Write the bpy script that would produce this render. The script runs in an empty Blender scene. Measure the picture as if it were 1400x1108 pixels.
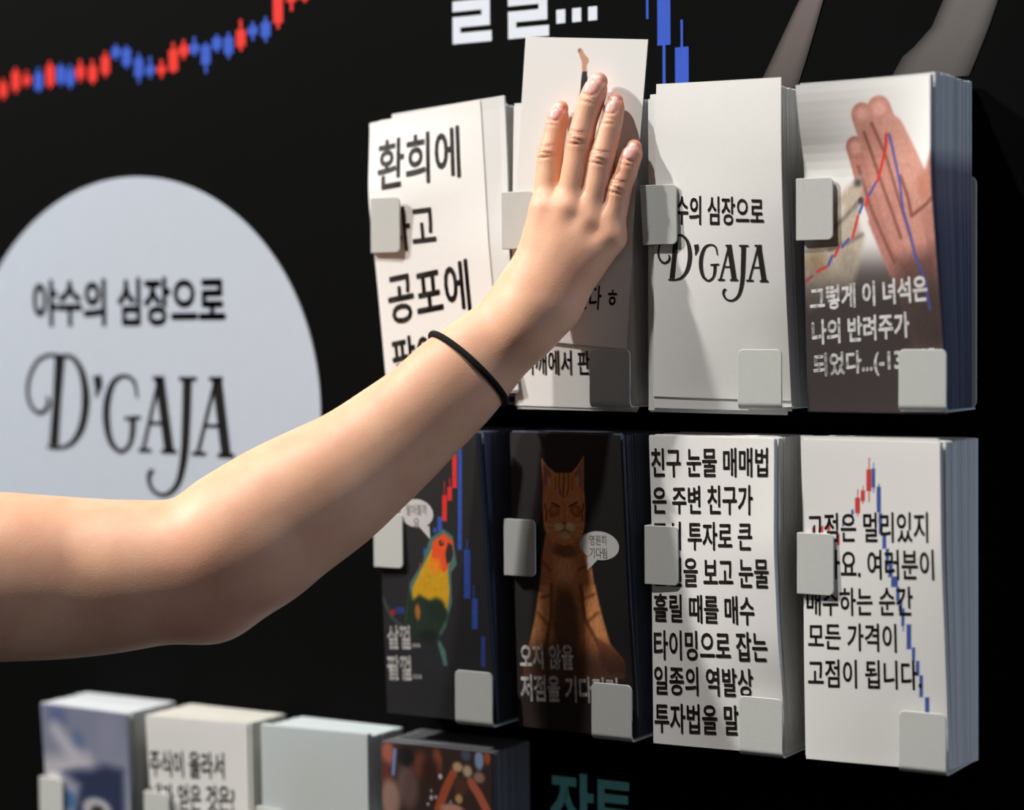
import bpy, bmesh, math, random
import numpy as np
from mathutils import Vector, Matrix

random.seed(7)
SC = bpy.context.scene
COL = SC.collection

# ------------------------------------------------------------------ camera
cam_d = bpy.data.cameras.new('camera')
cam = bpy.data.objects.new('camera', cam_d)
COL.objects.link(cam)
YAW, PITCH, ROLL = math.radians(31.064), math.radians(-2.1228), math.radians(-0.4171)
fwd = Vector((-math.sin(YAW)*math.cos(PITCH), math.cos(YAW)*math.cos(PITCH), math.sin(PITCH)))
rgt = Vector((math.cos(YAW), math.sin(YAW), 0))
upv = rgt.cross(fwd)
r2 = math.cos(ROLL)*rgt + math.sin(ROLL)*upv
u2 = -math.sin(ROLL)*rgt + math.cos(ROLL)*upv
CAM = Vector((0.7948, -1.1931, 0.0))
cam.matrix_world = Matrix(((r2.x, u2.x, -fwd.x, CAM.x), (r2.y, u2.y, -fwd.y, CAM.y), (r2.z, u2.z, -fwd.z, CAM.z), (0, 0, 0, 1)))
cam_d.sensor_width = 36.0
cam_d.lens = 36.0*2900.0/1400.0
cam_d.clip_start = 0.05
cam_d.dof.use_dof = True
cam_d.dof.focus_distance = 1.275
cam_d.dof.aperture_fstop = 3.1
SC.camera = cam

# ------------------------------------------------------------------ light
SC.view_settings.view_transform = 'Standard'
SC.view_settings.look = 'None'
SC.view_settings.exposure = 0.02
SC.view_settings.gamma = 1.0
SC.view_settings.use_curve_mapping = False
world = bpy.data.worlds.new('world')
SC.world = world
world.use_nodes = True
world.node_tree.nodes['Background'].inputs[0].default_value = (1.0, 0.88, 0.78, 1)
world.node_tree.nodes['Background'].inputs[1].default_value = 0.016

def spot(name, aim, trav, dist, power, size, colour, cone=38):
    d = bpy.data.lights.new(name, 'SPOT')
    d.energy = power; d.shadow_soft_size = size; d.color = colour
    d.spot_size = math.radians(cone); d.spot_blend = 0.5
    o = bpy.data.objects.new(name, d); COL.objects.link(o)
    t = Vector(trav).normalized()
    o.location = Vector(aim) - t*dist
    o.rotation_euler = t.to_track_quat('-Z', 'Y').to_euler()
    return o
# ceiling track spotlights up and to the left, in front of the wall
spot('ceiling_spotlight', (0.10, -0.05, 0.04), (0.70, 0.41, -0.585), 4.0, 530, 0.045, (1.0, 0.975, 0.93))
spot('ceiling_spotlight', (0.10, -0.05, 0.04), (0.68, 0.38, -0.63), 4.0, 220, 0.045, (1.0, 0.975, 0.93))
spot('ceiling_spotlight', (0.10, -0.05, 0.04), (0.26, 0.40, -0.88), 2.6, 280, 0.045, (1.0, 0.975, 0.93))
# added faint warm fill behind the camera, brightens gaps between the stacks
w = bpy.data.lights.new('fill_light', 'AREA'); w.energy = 2.2; w.size = 1.5; w.color = (1.0, 0.91, 0.82)
wo = bpy.data.objects.new('fill_light', w); COL.objects.link(wo); wo.location = (1.5, -1.7, 0.4)
wo.rotation_euler = (Vector((0.2, 0, 0))-Vector(wo.location)).to_track_quat('-Z', 'Y').to_euler()
# added cool fill lamp, stands in for bluish ambient light from the right
a = bpy.data.lights.new('fill_light', 'AREA')
a.energy = 13; a.size = 0.5; a.size_y = 1.4; a.shape = 'RECTANGLE'; a.color = (0.58, 0.74, 1.0)
ao = bpy.data.objects.new('fill_light', a); COL.objects.link(ao)
ao.location = (2.4, -0.24, 0.1)
ao.rotation_euler = (Vector((0.3, 0, 0))-Vector(ao.location)).to_track_quat('-Z', 'Y').to_euler()

# ------------------------------------------------------------------ helpers
def lin(c):
    c = np.asarray(c, float)/255.0
    return np.where(c <= .04045, c/12.92, ((c+.055)/1.055)**2.4)

def nodes_of(name):
    m = bpy.data.materials.new(name); m.use_nodes = True
    return m, m.node_tree.nodes, m.node_tree.links, m.node_tree.nodes['Principled BSDF']

def mat(name, srgb, rough=0.6, spec=0.4, noise=0.0, nscale=60.0, bump=0.0, bscale=400.0, metallic=0.0):
    m, N, L, P = nodes_of(name)
    col = tuple(lin(srgb))+(1,)
    P.inputs['Base Color'].default_value = col
    P.inputs['Roughness'].default_value = rough
    P.inputs['Specular IOR Level'].default_value = spec
    P.inputs['Metallic'].default_value = metallic
    tc = N.new('ShaderNodeTexCoord')
    if noise:
        n = N.new('ShaderNodeTexNoise'); n.inputs['Scale'].default_value = nscale; n.inputs['Detail'].default_value = 4
        L.new(tc.outputs['Object'], n.inputs['Vector'])
        r = N.new('ShaderNodeValToRGB')
        r.color_ramp.elements[0].position = .3; r.color_ramp.elements[1].position = .7
        r.color_ramp.elements[0].color = tuple(c*(1-noise) for c in col[:3])+(1,)
        r.color_ramp.elements[1].color = tuple(min(1, c*(1+noise)) for c in col[:3])+(1,)
        L.new(n.outputs['Fac'], r.inputs['Fac']); L.new(r.outputs['Color'], P.inputs['Base Color'])
    if bump:
        n2 = N.new('ShaderNodeTexNoise'); n2.inputs['Scale'].default_value = bscale; n2.inputs['Detail'].default_value = 3
        L.new(tc.outputs['Object'], n2.inputs['Vector'])
        b = N.new('ShaderNodeBump'); b.inputs['Strength'].default_value = bump; b.inputs['Distance'].default_value = 0.001
        L.new(n2.outputs['Fac'], b.inputs['Height']); L.new(b.outputs['Normal'], P.inputs['Normal'])
    return m

def attr_mat(name, rough=0.5, spec=0.35):
    m, N, L, P = nodes_of(name)
    at = N.new('ShaderNodeAttribute'); at.attribute_name = 'ink'
    L.new(at.outputs['Color'], P.inputs['Base Color'])
    P.inputs['Roughness'].default_value = rough
    P.inputs['Specular IOR Level'].default_value = spec
    return m

M_WALL = mat('black_wall_panel', (3, 3, 3), 0.8, 0.06, noise=.12, nscale=14, bump=.03, bscale=500)
M_PAPER = mat('white_card', (231, 229, 226), 0.55, 0.35, noise=.012, nscale=300)
M_DARKP = mat('dark_printed_card', (44, 42, 43), 0.42, 0.4, noise=.06, nscale=200)
M_DARKE = mat('dark_card_edge', (58, 62, 74), 0.6, 0.3, noise=.12, nscale=500)
M_CLIP = mat('grey_powder_coat', (190, 191, 187), 0.5, 0.4, noise=.02, nscale=500, bump=.12, bscale=1800)
M_INK = mat('black_ink', (38, 30, 27), 0.5, 0.35, noise=.05, nscale=400)
M_INKB = mat('deep_black_ink', (20, 20, 20), 0.5, 0.3, noise=.05, nscale=400)
M_WINK = mat('white_ink', (226, 224, 222), 0.5, 0.35, noise=.01, nscale=300)
M_GINK = mat('pale_grey_ink', (196, 192, 190), 0.5, 0.35, noise=.01, nscale=300)
M_GREYT = mat('grey_small_ink', (120, 116, 104), 0.5, 0.35, noise=.01, nscale=300)
M_RED = mat('red_print', (222, 44, 34), 0.5, 0.3, noise=.04, nscale=200)
M_BLUE = mat('blue_print', (48, 84, 190), 0.5, 0.3, noise=.04, nscale=200)
M_TEAL = mat('teal_print', (130, 218, 220), 0.5, 0.3, noise=.04, nscale=200)
M_SIGN = mat('pale_blue_sign', (184, 193, 206), 0.55, 0.3, noise=.012, nscale=80)
M_LETTER = mat('pale_wall_letters', (216, 222, 232), 0.55, 0.3, noise=.012, nscale=80)
M_BAND = mat('black_elastic', (14, 14, 15), 0.75, 0.2, bump=.6, bscale=2500)
M_PRINT = attr_mat('printed_picture', .45, .4)
M_EDGE = attr_mat('card_edges', .65, .3)

def tag(o, label=None, category=None, group=None, kind=None):
    if label: o['label'] = label
    if category: o['category'] = category
    if group: o['group'] = group
    if kind: o['kind'] = kind
    return o

def mkobj(name, verts, faces, material, loc=(0, 0, 0), parent=None, smooth=False, ink=None):
    me = bpy.data.meshes.new(name)
    v = np.asarray(verts, float) - np.asarray(loc, float)
    me.from_pydata(v.tolist(), [], [tuple(int(i) for i in f) for f in faces])
    if ink is not None:
        at = me.color_attributes.new('ink', 'FLOAT_COLOR', 'POINT')
        c = np.ones((len(v), 4), np.float32); c[:, :3] = ink
        at.data.foreach_set('color', c.ravel())
    me.materials.append(material)
    if smooth:
        me.polygons.foreach_set('use_smooth', [True]*len(me.polygons))
    me.update()
    o = bpy.data.objects.new(name, me); COL.objects.link(o)
    if parent is None:
        o.location = loc
    else:
        o.parent = parent
    return o

def empty(name, loc):
    o = bpy.data.objects.new(name, None); o.location = loc; o.empty_display_size = .02
    COL.objects.link(o); return o

class MB:
    def __init__(s): s.v = []; s.f = []
    def add(s, v, f):
        n = len(s.v); s.v += [tuple(p) for p in v]; s.f += [tuple(i+n for i in q) for q in f]
    def box(s, x0, x1, y0, y1, z0, z1):
        s.add([(x0, y0, z0), (x1, y0, z0), (x1, y1, z0), (x0, y1, z0), (x0, y0, z1), (x1, y0, z1), (x1, y1, z1), (x0, y1, z1)],
              [(0, 3, 2, 1), (4, 5, 6, 7), (0, 1, 5, 4), (1, 2, 6, 5), (2, 3, 7, 6), (3, 0, 4, 7)])
    def prism(s, pts, fn, t0, t1):
        """pts: 2D outline; fn(p, t) -> 3D; extruded from t0 to t1"""
        n = len(pts)
        v = [fn(p, t0) for p in pts] + [fn(p, t1) for p in pts]
        f = [tuple(range(n)), tuple(range(2*n-1, n-1, -1))]
        f += [(i, i+n, (i+1) % n+n, (i+1) % n) for i in range(n)]
        s.add(v, f)

def fix_normals(o):
    bm = bmesh.new(); bm.from_mesh(o.data)
    bmesh.ops.recalc_face_normals(bm, faces=bm.faces); bm.to_mesh(o.data); bm.free()

def bevel(o, w, seg=2, ang=40):
    fix_normals(o)
    m = o.modifiers.new('bevel', 'BEVEL'); m.width = w; m.segments = seg
    m.limit_method = 'ANGLE'; m.angle_limit = math.radians(ang)
    o.data.polygons.foreach_set('use_smooth', [True]*len(o.data.polygons))
    w2 = o.modifiers.new('wn', 'WEIGHTED_NORMAL'); w2.keep_sharp = True

# ------------------------------------------------------------------ lettering
_tc = {}
def text_mesh(body, bold):
    key = (body, bold)
    if key in _tc: return _tc[key]
    cu = bpy.data.curves.new('text', 'FONT'); cu.body = body; cu.resolution_u = 3
    ob = bpy.data.objects.new('text', cu); COL.objects.link(ob)
    bpy.context.view_layer.update()
    me = bpy.data.meshes.new_from_object(ob.evaluated_get(bpy.context.evaluated_depsgraph_get()))
    v = np.array([tuple(p.co)[:2] for p in me.vertices]); f = [tuple(p.vertices) for p in me.polygons]
    bpy.data.objects.remove(ob); bpy.data.curves.remove(cu); bpy.data.meshes.remove(me)
    if bold:                        # heavier weight: the outline laid down again a hair to each side
        n = len(v); V = [v]; FF = list(f)
        for k in range(8):
            V.append(v+bold*np.array((math.cos(k*math.pi/4), math.sin(k*math.pi/4))))
            FF += [tuple(i+(k+1)*n for i in q) for q in f]
        v = np.vstack(V); f = FF
    lo, hi = v.min(0), v.max(0)
    v = (v-lo)/(hi-lo)
    _tc[key] = (v, f)
    return v, f

def ribbon(pts, wid, kx, ky, n=8):
    """smooth stroke through pts with given widths, in scaled plane; returns verts (unscaled) and faces"""
    p = np.array(pts, float)*np.array([kx, ky]); w = np.array(wid, float)
    if len(p) > 2:
        q = np.vstack([2*p[0]-p[1], p, 2*p[-1]-p[-2]]); out = []; ow = []
        for i in range(len(p)-1):
            for t in np.linspace(0, 1, n, endpoint=False):
                a, b, c, d = q[i], q[i+1], q[i+2], q[i+3]
                out.append(.5*((2*b)+(c-a)*t+(2*a-5*b+4*c-d)*t*t+(3*b-a-3*c+d)*t**3)); ow.append(w[i]*(1-t)+w[i+1]*t)
        out.append(p[-1]); ow.append(w[-1]); p = np.array(out); w = np.array(ow)
    t = np.gradient(p, axis=0); t /= np.linalg.norm(t, axis=1)[:, None]+1e-9
    nn = np.stack([-t[:, 1], t[:, 0]], 1)*(w[:, None]/2)
    v = np.vstack([p+nn, p-nn])/np.array([kx, ky]); m = len(p)
    return v, [(i, i+1, m+i+1, m+i) for i in range(m-1)]

LOGO = [
 ([(228, 424), (210, 630), (192, 828)], [44, 36, 40]),
 ([(215, 420), (285, 424), (332, 490), (350, 610), (330, 735), (282, 812), (222, 838), (160, 836)], [12, 18, 26, 34, 30, 20, 13, 12]),
 ([(240, 420), (180, 414), (122, 440), (80, 510), (68, 590), (84, 648), (120, 680), (152, 668), (170, 635), (162, 604)], [13, 14, 15, 16, 16, 16, 16, 18, 18, 12]),
 ([(404, 506), (410, 550), (398, 608)], [36, 34, 4]),
 ([(592, 606), (576, 530), (530, 508), (480, 538), (450, 625), (447, 720), (466, 805), (510, 846), (550, 818), (566, 765), (570, 695)], [8, 15, 14, 22, 30, 30, 24, 16, 16, 22, 24]),
 ([(530, 698), (606, 692)], [14, 14]),
 ([(692, 520), (614, 838)], [14, 14]), ([(694, 512), (734, 842)], [38, 38]), ([(648, 716), (716, 716)], [13, 13]),
 ([(594, 838), (652, 838)], [15, 15]), ([(698, 840), (768, 840)], [15, 15]), ([(664, 516), (716, 516)], [15, 15]),
 ([(820, 512), (812, 700), (800, 860), (770, 980), (716, 1032), (664, 1020), (640, 974), (646, 936), (664, 928)], [36, 34, 30, 22, 15, 15, 17, 20, 12]),
 ([(782, 518), (862, 518)], [15, 15]),
 ([(944, 525), (862, 842)], [14, 14]), ([(950, 512), (986, 846)], [38, 38]), ([(894, 722), (966, 722)], [13, 13]),
 ([(836, 845), (898, 845)], [15, 15]), ([(950, 850), (1022, 850)], [16, 16]), ([(916, 517), (976, 517)], [15, 15]),
]
def logo_mesh():
    mb = MB()
    for k, (pts, w) in enumerate(LOGO):
        v, f = ribbon(pts, [k*1.22 for k in w], 1.1, 1.0)
        v = np.stack([(v[:, 0]-60)/962.0, 1-(v[:, 1]-408)/632.0], 1)
        mb.add([(a, b) for a, b in v], f)
    return np.array(mb.v), mb.f

def slice_v(v, f, step):
    """cut a flat (u,v) mesh along v so that it can bend with its card"""
    bm = bmesh.new()
    bv = [bm.verts.new((p[0], p[1], 0)) for p in v]
    for q in f:
        try: bm.faces.new([bv[i] for i in q])
        except ValueError: pass
    lo, hi = v[:, 1].min(), v[:, 1].max()
    z = math.ceil(lo/step)*step
    while z < hi:
        bmesh.ops.bisect_plane(bm, geom=bm.verts[:]+bm.edges[:]+bm.faces[:], plane_co=(0, z, 0), plane_no=(0, 1, 0), dist=1e-7)
        z += step
    bm.verts.index_update()
    vv = np.array([tuple(p.co)[:2] for p in bm.verts]); ff = [tuple(w.index for w in q.verts) for q in bm.faces]
    bm.free()
    return vv, ff

# ------------------------------------------------------------------ wall and what is printed on it
mb = MB(); mb.box(-2.2, 2.2, 0.0, 0.04, -1.25, 1.35)
wall = mkobj('wall_back', mb.v, mb.f, M_WALL); tag(wall, 'matte black display wall panel behind the cards', kind='structure')

def flat(pts, y, mb, th=0.0003):
    mb.prism(pts, lambda p, t: (p[0], t, p[1]), y-th, y)

def clean(o):
    fix_normals(o); return o

# red and blue candlestick chart on the upper left of the wall
CH=[(-0.3745,0.1918,0.1884,0.1784,0.1759,'r'),(-0.3614,0.1992,0.1961,0.1826,0.1798,'r'),(-0.3501,0.1961,0.1916,0.1861,0.1837,'r'),(-0.3381,0.1976,0.1934,0.1811,0.1792,'b'),(-0.3263,0.2018,0.1981,0.1835,0.1813,'r'),(-0.3157,0.1992,0.1966,0.1851,0.1824,'b'),(-0.3062,0.1978,0.1936,0.1827,0.1796,'b'),(-0.2962,0.2006,0.1957,0.187,0.1839,'r'),(-0.2841,0.1997,0.1948,0.184,0.1816,'r'),(-0.2715,0.2048,0.2008,0.1886,0.1859,'r'),(-0.2612,0.2094,0.2067,0.2004,0.1977,'b'),(-0.251,0.2077,0.2051,0.1934,0.1908,'b'),(-0.2394,0.2015,0.1974,0.1843,0.1793,'b'),(-0.2286,0.1981,0.1913,0.1853,0.1821,'b'),(-0.218,0.195,0.1903,0.1853,0.1818,'r'),(-0.2068,0.2067,0.2015,0.186,0.1846,'r'),(-0.1971,0.2078,0.2037,0.1967,0.1937,'r'),(-0.1872,0.2091,0.2039,0.1978,0.1955,'b'),(-0.1769,0.2045,0.2022,0.1888,0.1825,'b'),(-0.1667,0.2093,0.2067,0.1989,0.1963,'b'),(-0.1561,0.2099,0.2064,0.1947,0.1912,'b'),(-0.145,0.218,0.2107,0.199,0.1959,'r'),(-0.1343,0.2157,0.2123,0.2065,0.2025,'b'),(-0.123,0.2183,0.2145,0.2042,0.2005,'b'),(-0.112,0.2358,0.2324,0.2128,0.2089,'r'),(-0.1002,0.2381,0.2347,0.2266,0.2203,'r'),(-0.0886,0.2388,0.2354,0.2275,0.2253,'r')]
def candle(x, wt, bt, bb, wb, k, hw, ww, parent, loc, y=0.0):
    m = MB()
    flat([(x-hw, bb), (x+hw, bb), (x+hw, bt), (x-hw, bt)], y-.0001, m)
    if wt > bt: flat([(x-ww, bt), (x+ww, bt), (x+ww, wt), (x-ww, wt)], y-.0001, m)
    if wb < bb: flat([(x-ww, wb), (x+ww, wb), (x+ww, bb), (x-ww, bb)], y-.0001, m)
    o = mkobj('candle', m.v, m.f, M_RED if k == 'r' else M_BLUE, loc, parent)
    tag(o, 'red candle bar' if k == 'r' else 'blue candle bar')
    return clean(o)
loc = (-0.24, 0, 0.175)
t = tag(empty('candlestick_chart', loc), 'rising red and blue candlestick chart printed on the black wall above the round sign', 'wall chart')
for x, wt, bt, bb, wb, k in CH:
    candle(x, wt, bt, bb, wb, k, .0043, .0012, t, loc)
loc = (0.19, 0, 0.13)
t = tag(empty('candlestick_chart', loc), 'tall blue candle bars on the black wall just above the raised card', 'wall chart')
candle(.1776, .232, .225, .222, .1924, 'b', .0009, .0008, t, loc)
candle(.1892, .228, .224, .1752, .1500, 'b', .00455, .0010, t, loc)
candle(.2016, .1901, .1731, .1330, .1250, 'b', .0047, .0008, t, loc)

# white block lettering cut by the top of the picture
def letters(name, loc, label, polys, material):
    t = tag(empty(name, loc), label, 'wall lettering')
    for n, group in polys:
        m = MB()
        for p in group: flat(p, -.0001, m)
        clean(mkobj(n, m.v, m.f, material, loc, t))
    return t
def rieul(x0, x1, xa, z):   # block-shaped lower consonant
    w = .0066
    return [[(x0, z), (x1+.0012, z), (x1+.0012, z+.0070), (x0, z+.0070)], [(x0, z+.0070), (x0+.0060, z+.0070), (x0+.0060, z+.0106), (x0, z+.0106)],
            [(x0, z+.0106), (x1, z+.0106), (x1, z+.0177), (x0, z+.0177)], [(x1-.0064, z+.0177), (x1, z+.0177), (x1, z+.0212), (x1-.0064, z+.0212)],
            [(x0, z+.0212), (x1, z+.0212), (x1, z+.0280), (x0, z+.0280)]]
def upper(x0, x1, z):       # block-shaped upper half of the syllable, above the frame
    return [[(x0, z+.034), (x0+.018, z+.034), (x0+.018, z+.041), (x0, z+.041)], [(x0, z+.041), (x0+.006, z+.041), (x0+.006, z+.052), (x0, z+.052)],
            [(x0, z+.052), (x0+.018, z+.052), (x0+.018, z+.059), (x0, z+.059)], [(x1-.0064, z+.032), (x1, z+.032), (x1, z+.062), (x1-.0064, z+.062)]]
letters('wall_lettering', (0.085, 0, 0.187), 'white block Korean letters with three dots on the wall above the raised card',
        [('syllable', rieul(.0325, .0615, 0, .1874)+upper(.0325, .0615, .1874)), ('syllable', rieul(.0755, .1050, 0, .1875)+upper(.0755, .1050, .1875))] +
        [('dot', [[(x, .1947), (x+.0065, .1947), (x+.0065, .2035), (x, .2035)]]) for x in (.1118, .1235, .1352)], M_LETTER)
# teal block lettering at the bottom edge
def arc_ring(cx, cz, ro, ri, n=28):
    out = []
    for i in range(n):
        a, b = 2*math.pi*i/n, 2*math.pi*(i+1)/n
        out.append([(cx+ri*math.cos(a), cz+ri*math.sin(a)), (cx+ro*math.cos(a), cz+ro*math.sin(a)), (cx+ro*math.cos(b), cz+ro*math.sin(b)), (cx+ri*math.cos(b), cz+ri*math.sin(b))])
    return out
jj = [[(.1048, -.2997), (.1227, -.2996), (.1227, -.2937), (.1048, -.2938)],
      [(.1110, -.2997), (.1165, -.2997), (.1163, -.3040), (.1150, -.3090), (.1110, -.3160), (.1062, -.3205), (.1034, -.3160), (.1085, -.3095), (.1107, -.3040)],
      [(.1150, -.3060), (.1165, -.3010), (.1172, -.3050), (.1195, -.3110), (.1240, -.3165), (.1212, -.3205), (.1165, -.3150), (.1143, -.3100)],
      [(.1256, -.3190), (.1307, -.3190), (.1307, -.2906), (.1256, -.2906)], [(.1307, -.3088), (.1354, -.3088), (.1354, -.3029), (.1307, -.3029)]] + arc_ring(.1185, -.3300, .0085, .0040)
tt = [[(.1387, -.2984), (.1615, -.2982), (.1615, -.2927), (.1387, -.2928)], [(.1387, -.3160), (.1436, -.3160), (.1436, -.2984), (.1387, -.2984)],
      [(.1436, -.3073), (.1607, -.3071), (.1607, -.3015), (.1436, -.3017)], [(.1436, -.3160), (.1615, -.3160), (.1615, -.3106), (.1436, -.3106)],
      [(.1365, -.3245), (.1637, -.3245), (.1637, -.3195), (.1365, -.3195)], [(.1475, -.3400), (.1527, -.3400), (.1527, -.3245), (.1475, -.3245)]]
letters('wall_lettering', (0.134, 0, -0.32), 'teal block Korean letters low on the wall, right of the crowd photo cards',
        [('syllable', jj), ('syllable', tt)], M_TEAL)

# round pale sign with two lines of lettering
loc = (-0.2482, 0, -0.0585)
m = MB()
m.prism([(loc[0]+.1700*math.cos(i*math.pi/90), loc[2]+.1700*math.sin(i*math.pi/90)) for i in range(180)], lambda p, t: (p[0], t, p[1]), -.0015, -.0001)
sign = tag(empty('round_sign', loc), 'large round pale blue sign with curly black logotype on the black wall', 'sign')
clean(mkobj('sign_disc', m.v, m.f, M_SIGN, loc, sign))
v, f = text_mesh('야수의 심장으로', .03)
mkobj('lettering', [(-.3462+a*.1855, -.0018, .0022+b*.0358) for a, b in v], f, M_INKB, loc, sign)
v, f = logo_mesh()
mkobj('logotype', [(-.3545+a*.2000, -.0018, -.1222+b*.1042) for a, b in v], f, M_INKB, loc, sign)

# blurred photograph printed on the wall at the top right: two pale bands on black
def band(left, right, n=14):
    V = []; F = []; C = []
    for j in range(n+1):
        tt_ = j/n
        l = np.array([np.interp(tt_, np.linspace(0, 1, len(left)), [p[k] for p in left]) for k in (0, 1)])
        r = np.array([np.interp(tt_, np.linspace(0, 1, len(right)), [p[k] for p in right]) for k in (0, 1)])
        for i in range(9):
            s = i/8; p = l*(1-s)+r*s
            V.append((p[0], -.0004, p[1])); C.append((s, tt_))
    for j in range(n):
        for i in range(8): F.append((j*9+i, j*9+i+1, (j+1)*9+i+1, (j+1)*9+i))
    return V, F, np.array(C)
loc = (0.33, 0, 0.14)
ph = tag(empty('wall_photograph', loc), 'dark printed photograph with two slanting grey bands on the wall above the rightmost stack', 'wall photograph')
for left, right, c0, c1 in (([(.303, .236), (.2930, .216), (.2805, .1956), (.2674, .171), (.2551, .1478), (.253, .143)], [(.312, .236), (.3040, .216), (.2961, .1942), (.2895, .1730), (.2838, .1560), (.279, .143)], (132, 116, 114), (70, 64, 62)),
                            ([(.392, .232), (.378, .205), (.3700, .186), (.3640, .173), (.3530, .162), (.3461, .1568), (.3400, .1469), (.338, .143)], [(.428, .232), (.416, .205), (.4035, .1851), (.398, .170), (.3939, .1600), (.390, .151), (.3867, .1438), (.3862, .143)], (112, 107, 105), (74, 70, 68))):
    V, F, C = band(left, right)
    tc_ = C[:, 1:2]; edge = np.clip(np.minimum(C[:, :1], 1-C[:, :1])*6, .25, 1)
    ink = lin(np.array(c0)*(1-tc_)+np.array(c1)*tc_)*edge
    clean(mkobj('printed_band', V, F, M_PRINT, loc, ph, ink=ink))

# ------------------------------------------------------------------ holders
CW, CH_, RP = .0845, .188, .2057
def rounded(x0, x1, z0, z1, r, corners, n=7):
    """outline with the named corners (tl tr bl br) rounded"""
    out = []
    for key, cx, cz, a0 in (('br', x1-r, z0+r, -90), ('tr', x1-r, z1-r, 0), ('tl', x0+r, z1-r, 90), ('bl', x0+r, z0+r, 180)):
        if key in corners:
            out += [(cx+r*math.cos(math.radians(a0+90*i/n)), cz+r*math.sin(math.radians(a0+90*i/n))) for i in range(n+1)]
        else:
            out.append({'br': (x1, z0), 'tr': (x1, z1), 'tl': (x0, z1), 'bl': (x0, z0)}[key])
    return out
def yext(p, t): return (p[0], t, p[1])
def bent_strip(path, wid, th):
    """sheet metal strip: 2D path with thickness th"""
    p = np.array(path); t = np.gradient(p, axis=0); t /= np.linalg.norm(t, axis=1)[:, None]
    nrm = np.stack([-t[:, 1], t[:, 0]], 1)*th/2
    return np.vstack([p+nrm, (p-nrm)[::-1]])
def make_holder(c, r, label, twist=0.0):
    X, Z = c*.1, -r*RP
    loc = (X, 0, Z-.0494)
    h = tag(empty('card_holder', loc), label, 'card holder', 'grey metal card holders on the wall')
    m = MB(); m.prism(rounded(X+.0005, X+.0912, Z-.050, Z+.0853, .005, ('tl', 'tr', 'br', 'bl')), yext, -.0014, -.0002)
    bevel(mkobj('back_plate', m.v, m.f, M_CLIP, loc, h), .0003)
    # side clip: flange out from the wall, folded flat over the cards
    m = MB(); z0, z1 = Z+.0485, Z+.0844
    m.box(X+.0005, X+.0019, -.0512, -.0014, z0, z1)
    o = mkobj('side_flange', m.v, m.f, M_CLIP, loc, h); bevel(o, .0003)
    m = MB(); m.prism(rounded(X+.0002, X+.0232, z0, z1, .0034, ('tr', 'br')), lambda p, t: (p[0], t-(twist*(p[1]-z0)/(z1-z0)*(1-(p[0]-X)/.0232)), p[1]), -.0514, -.0500)
    bevel(mkobj('side_clip', m.v, m.f, M_CLIP, loc, h), .0004, 2, 30)
    # base clip: flange at the bottom, folded up in front of the cards
    x0, x1 = X+.0626, X+.0908
    path = [(-.0014, Z-.0494)] + [(-.0472, Z-.0494)] + [(-.0472-.0034*math.sin(a), Z-.0460-.0034*math.cos(a)) for a in np.linspace(.25, math.pi/2, 6)] + [(-.0506, Z-.036)]
    st = bent_strip(path, 0, .0013)
    m = MB(); m.prism([tuple(q) for q in st], lambda p, t: (t, p[0], p[1]), x0, x1)
    bevel(mkobj('base_flange', m.v, m.f, M_CLIP, loc, h), .0003, 2, 50)
    m = MB(); m.prism(rounded(x0, x1, Z-.0462, Z-.0145, .0034, ('tl', 'tr')), yext, -.0513, -.0499)
    bevel(mkobj('base_clip', m.v, m.f, M_CLIP, loc, h), .0004, 2, 30)
    return h

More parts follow.
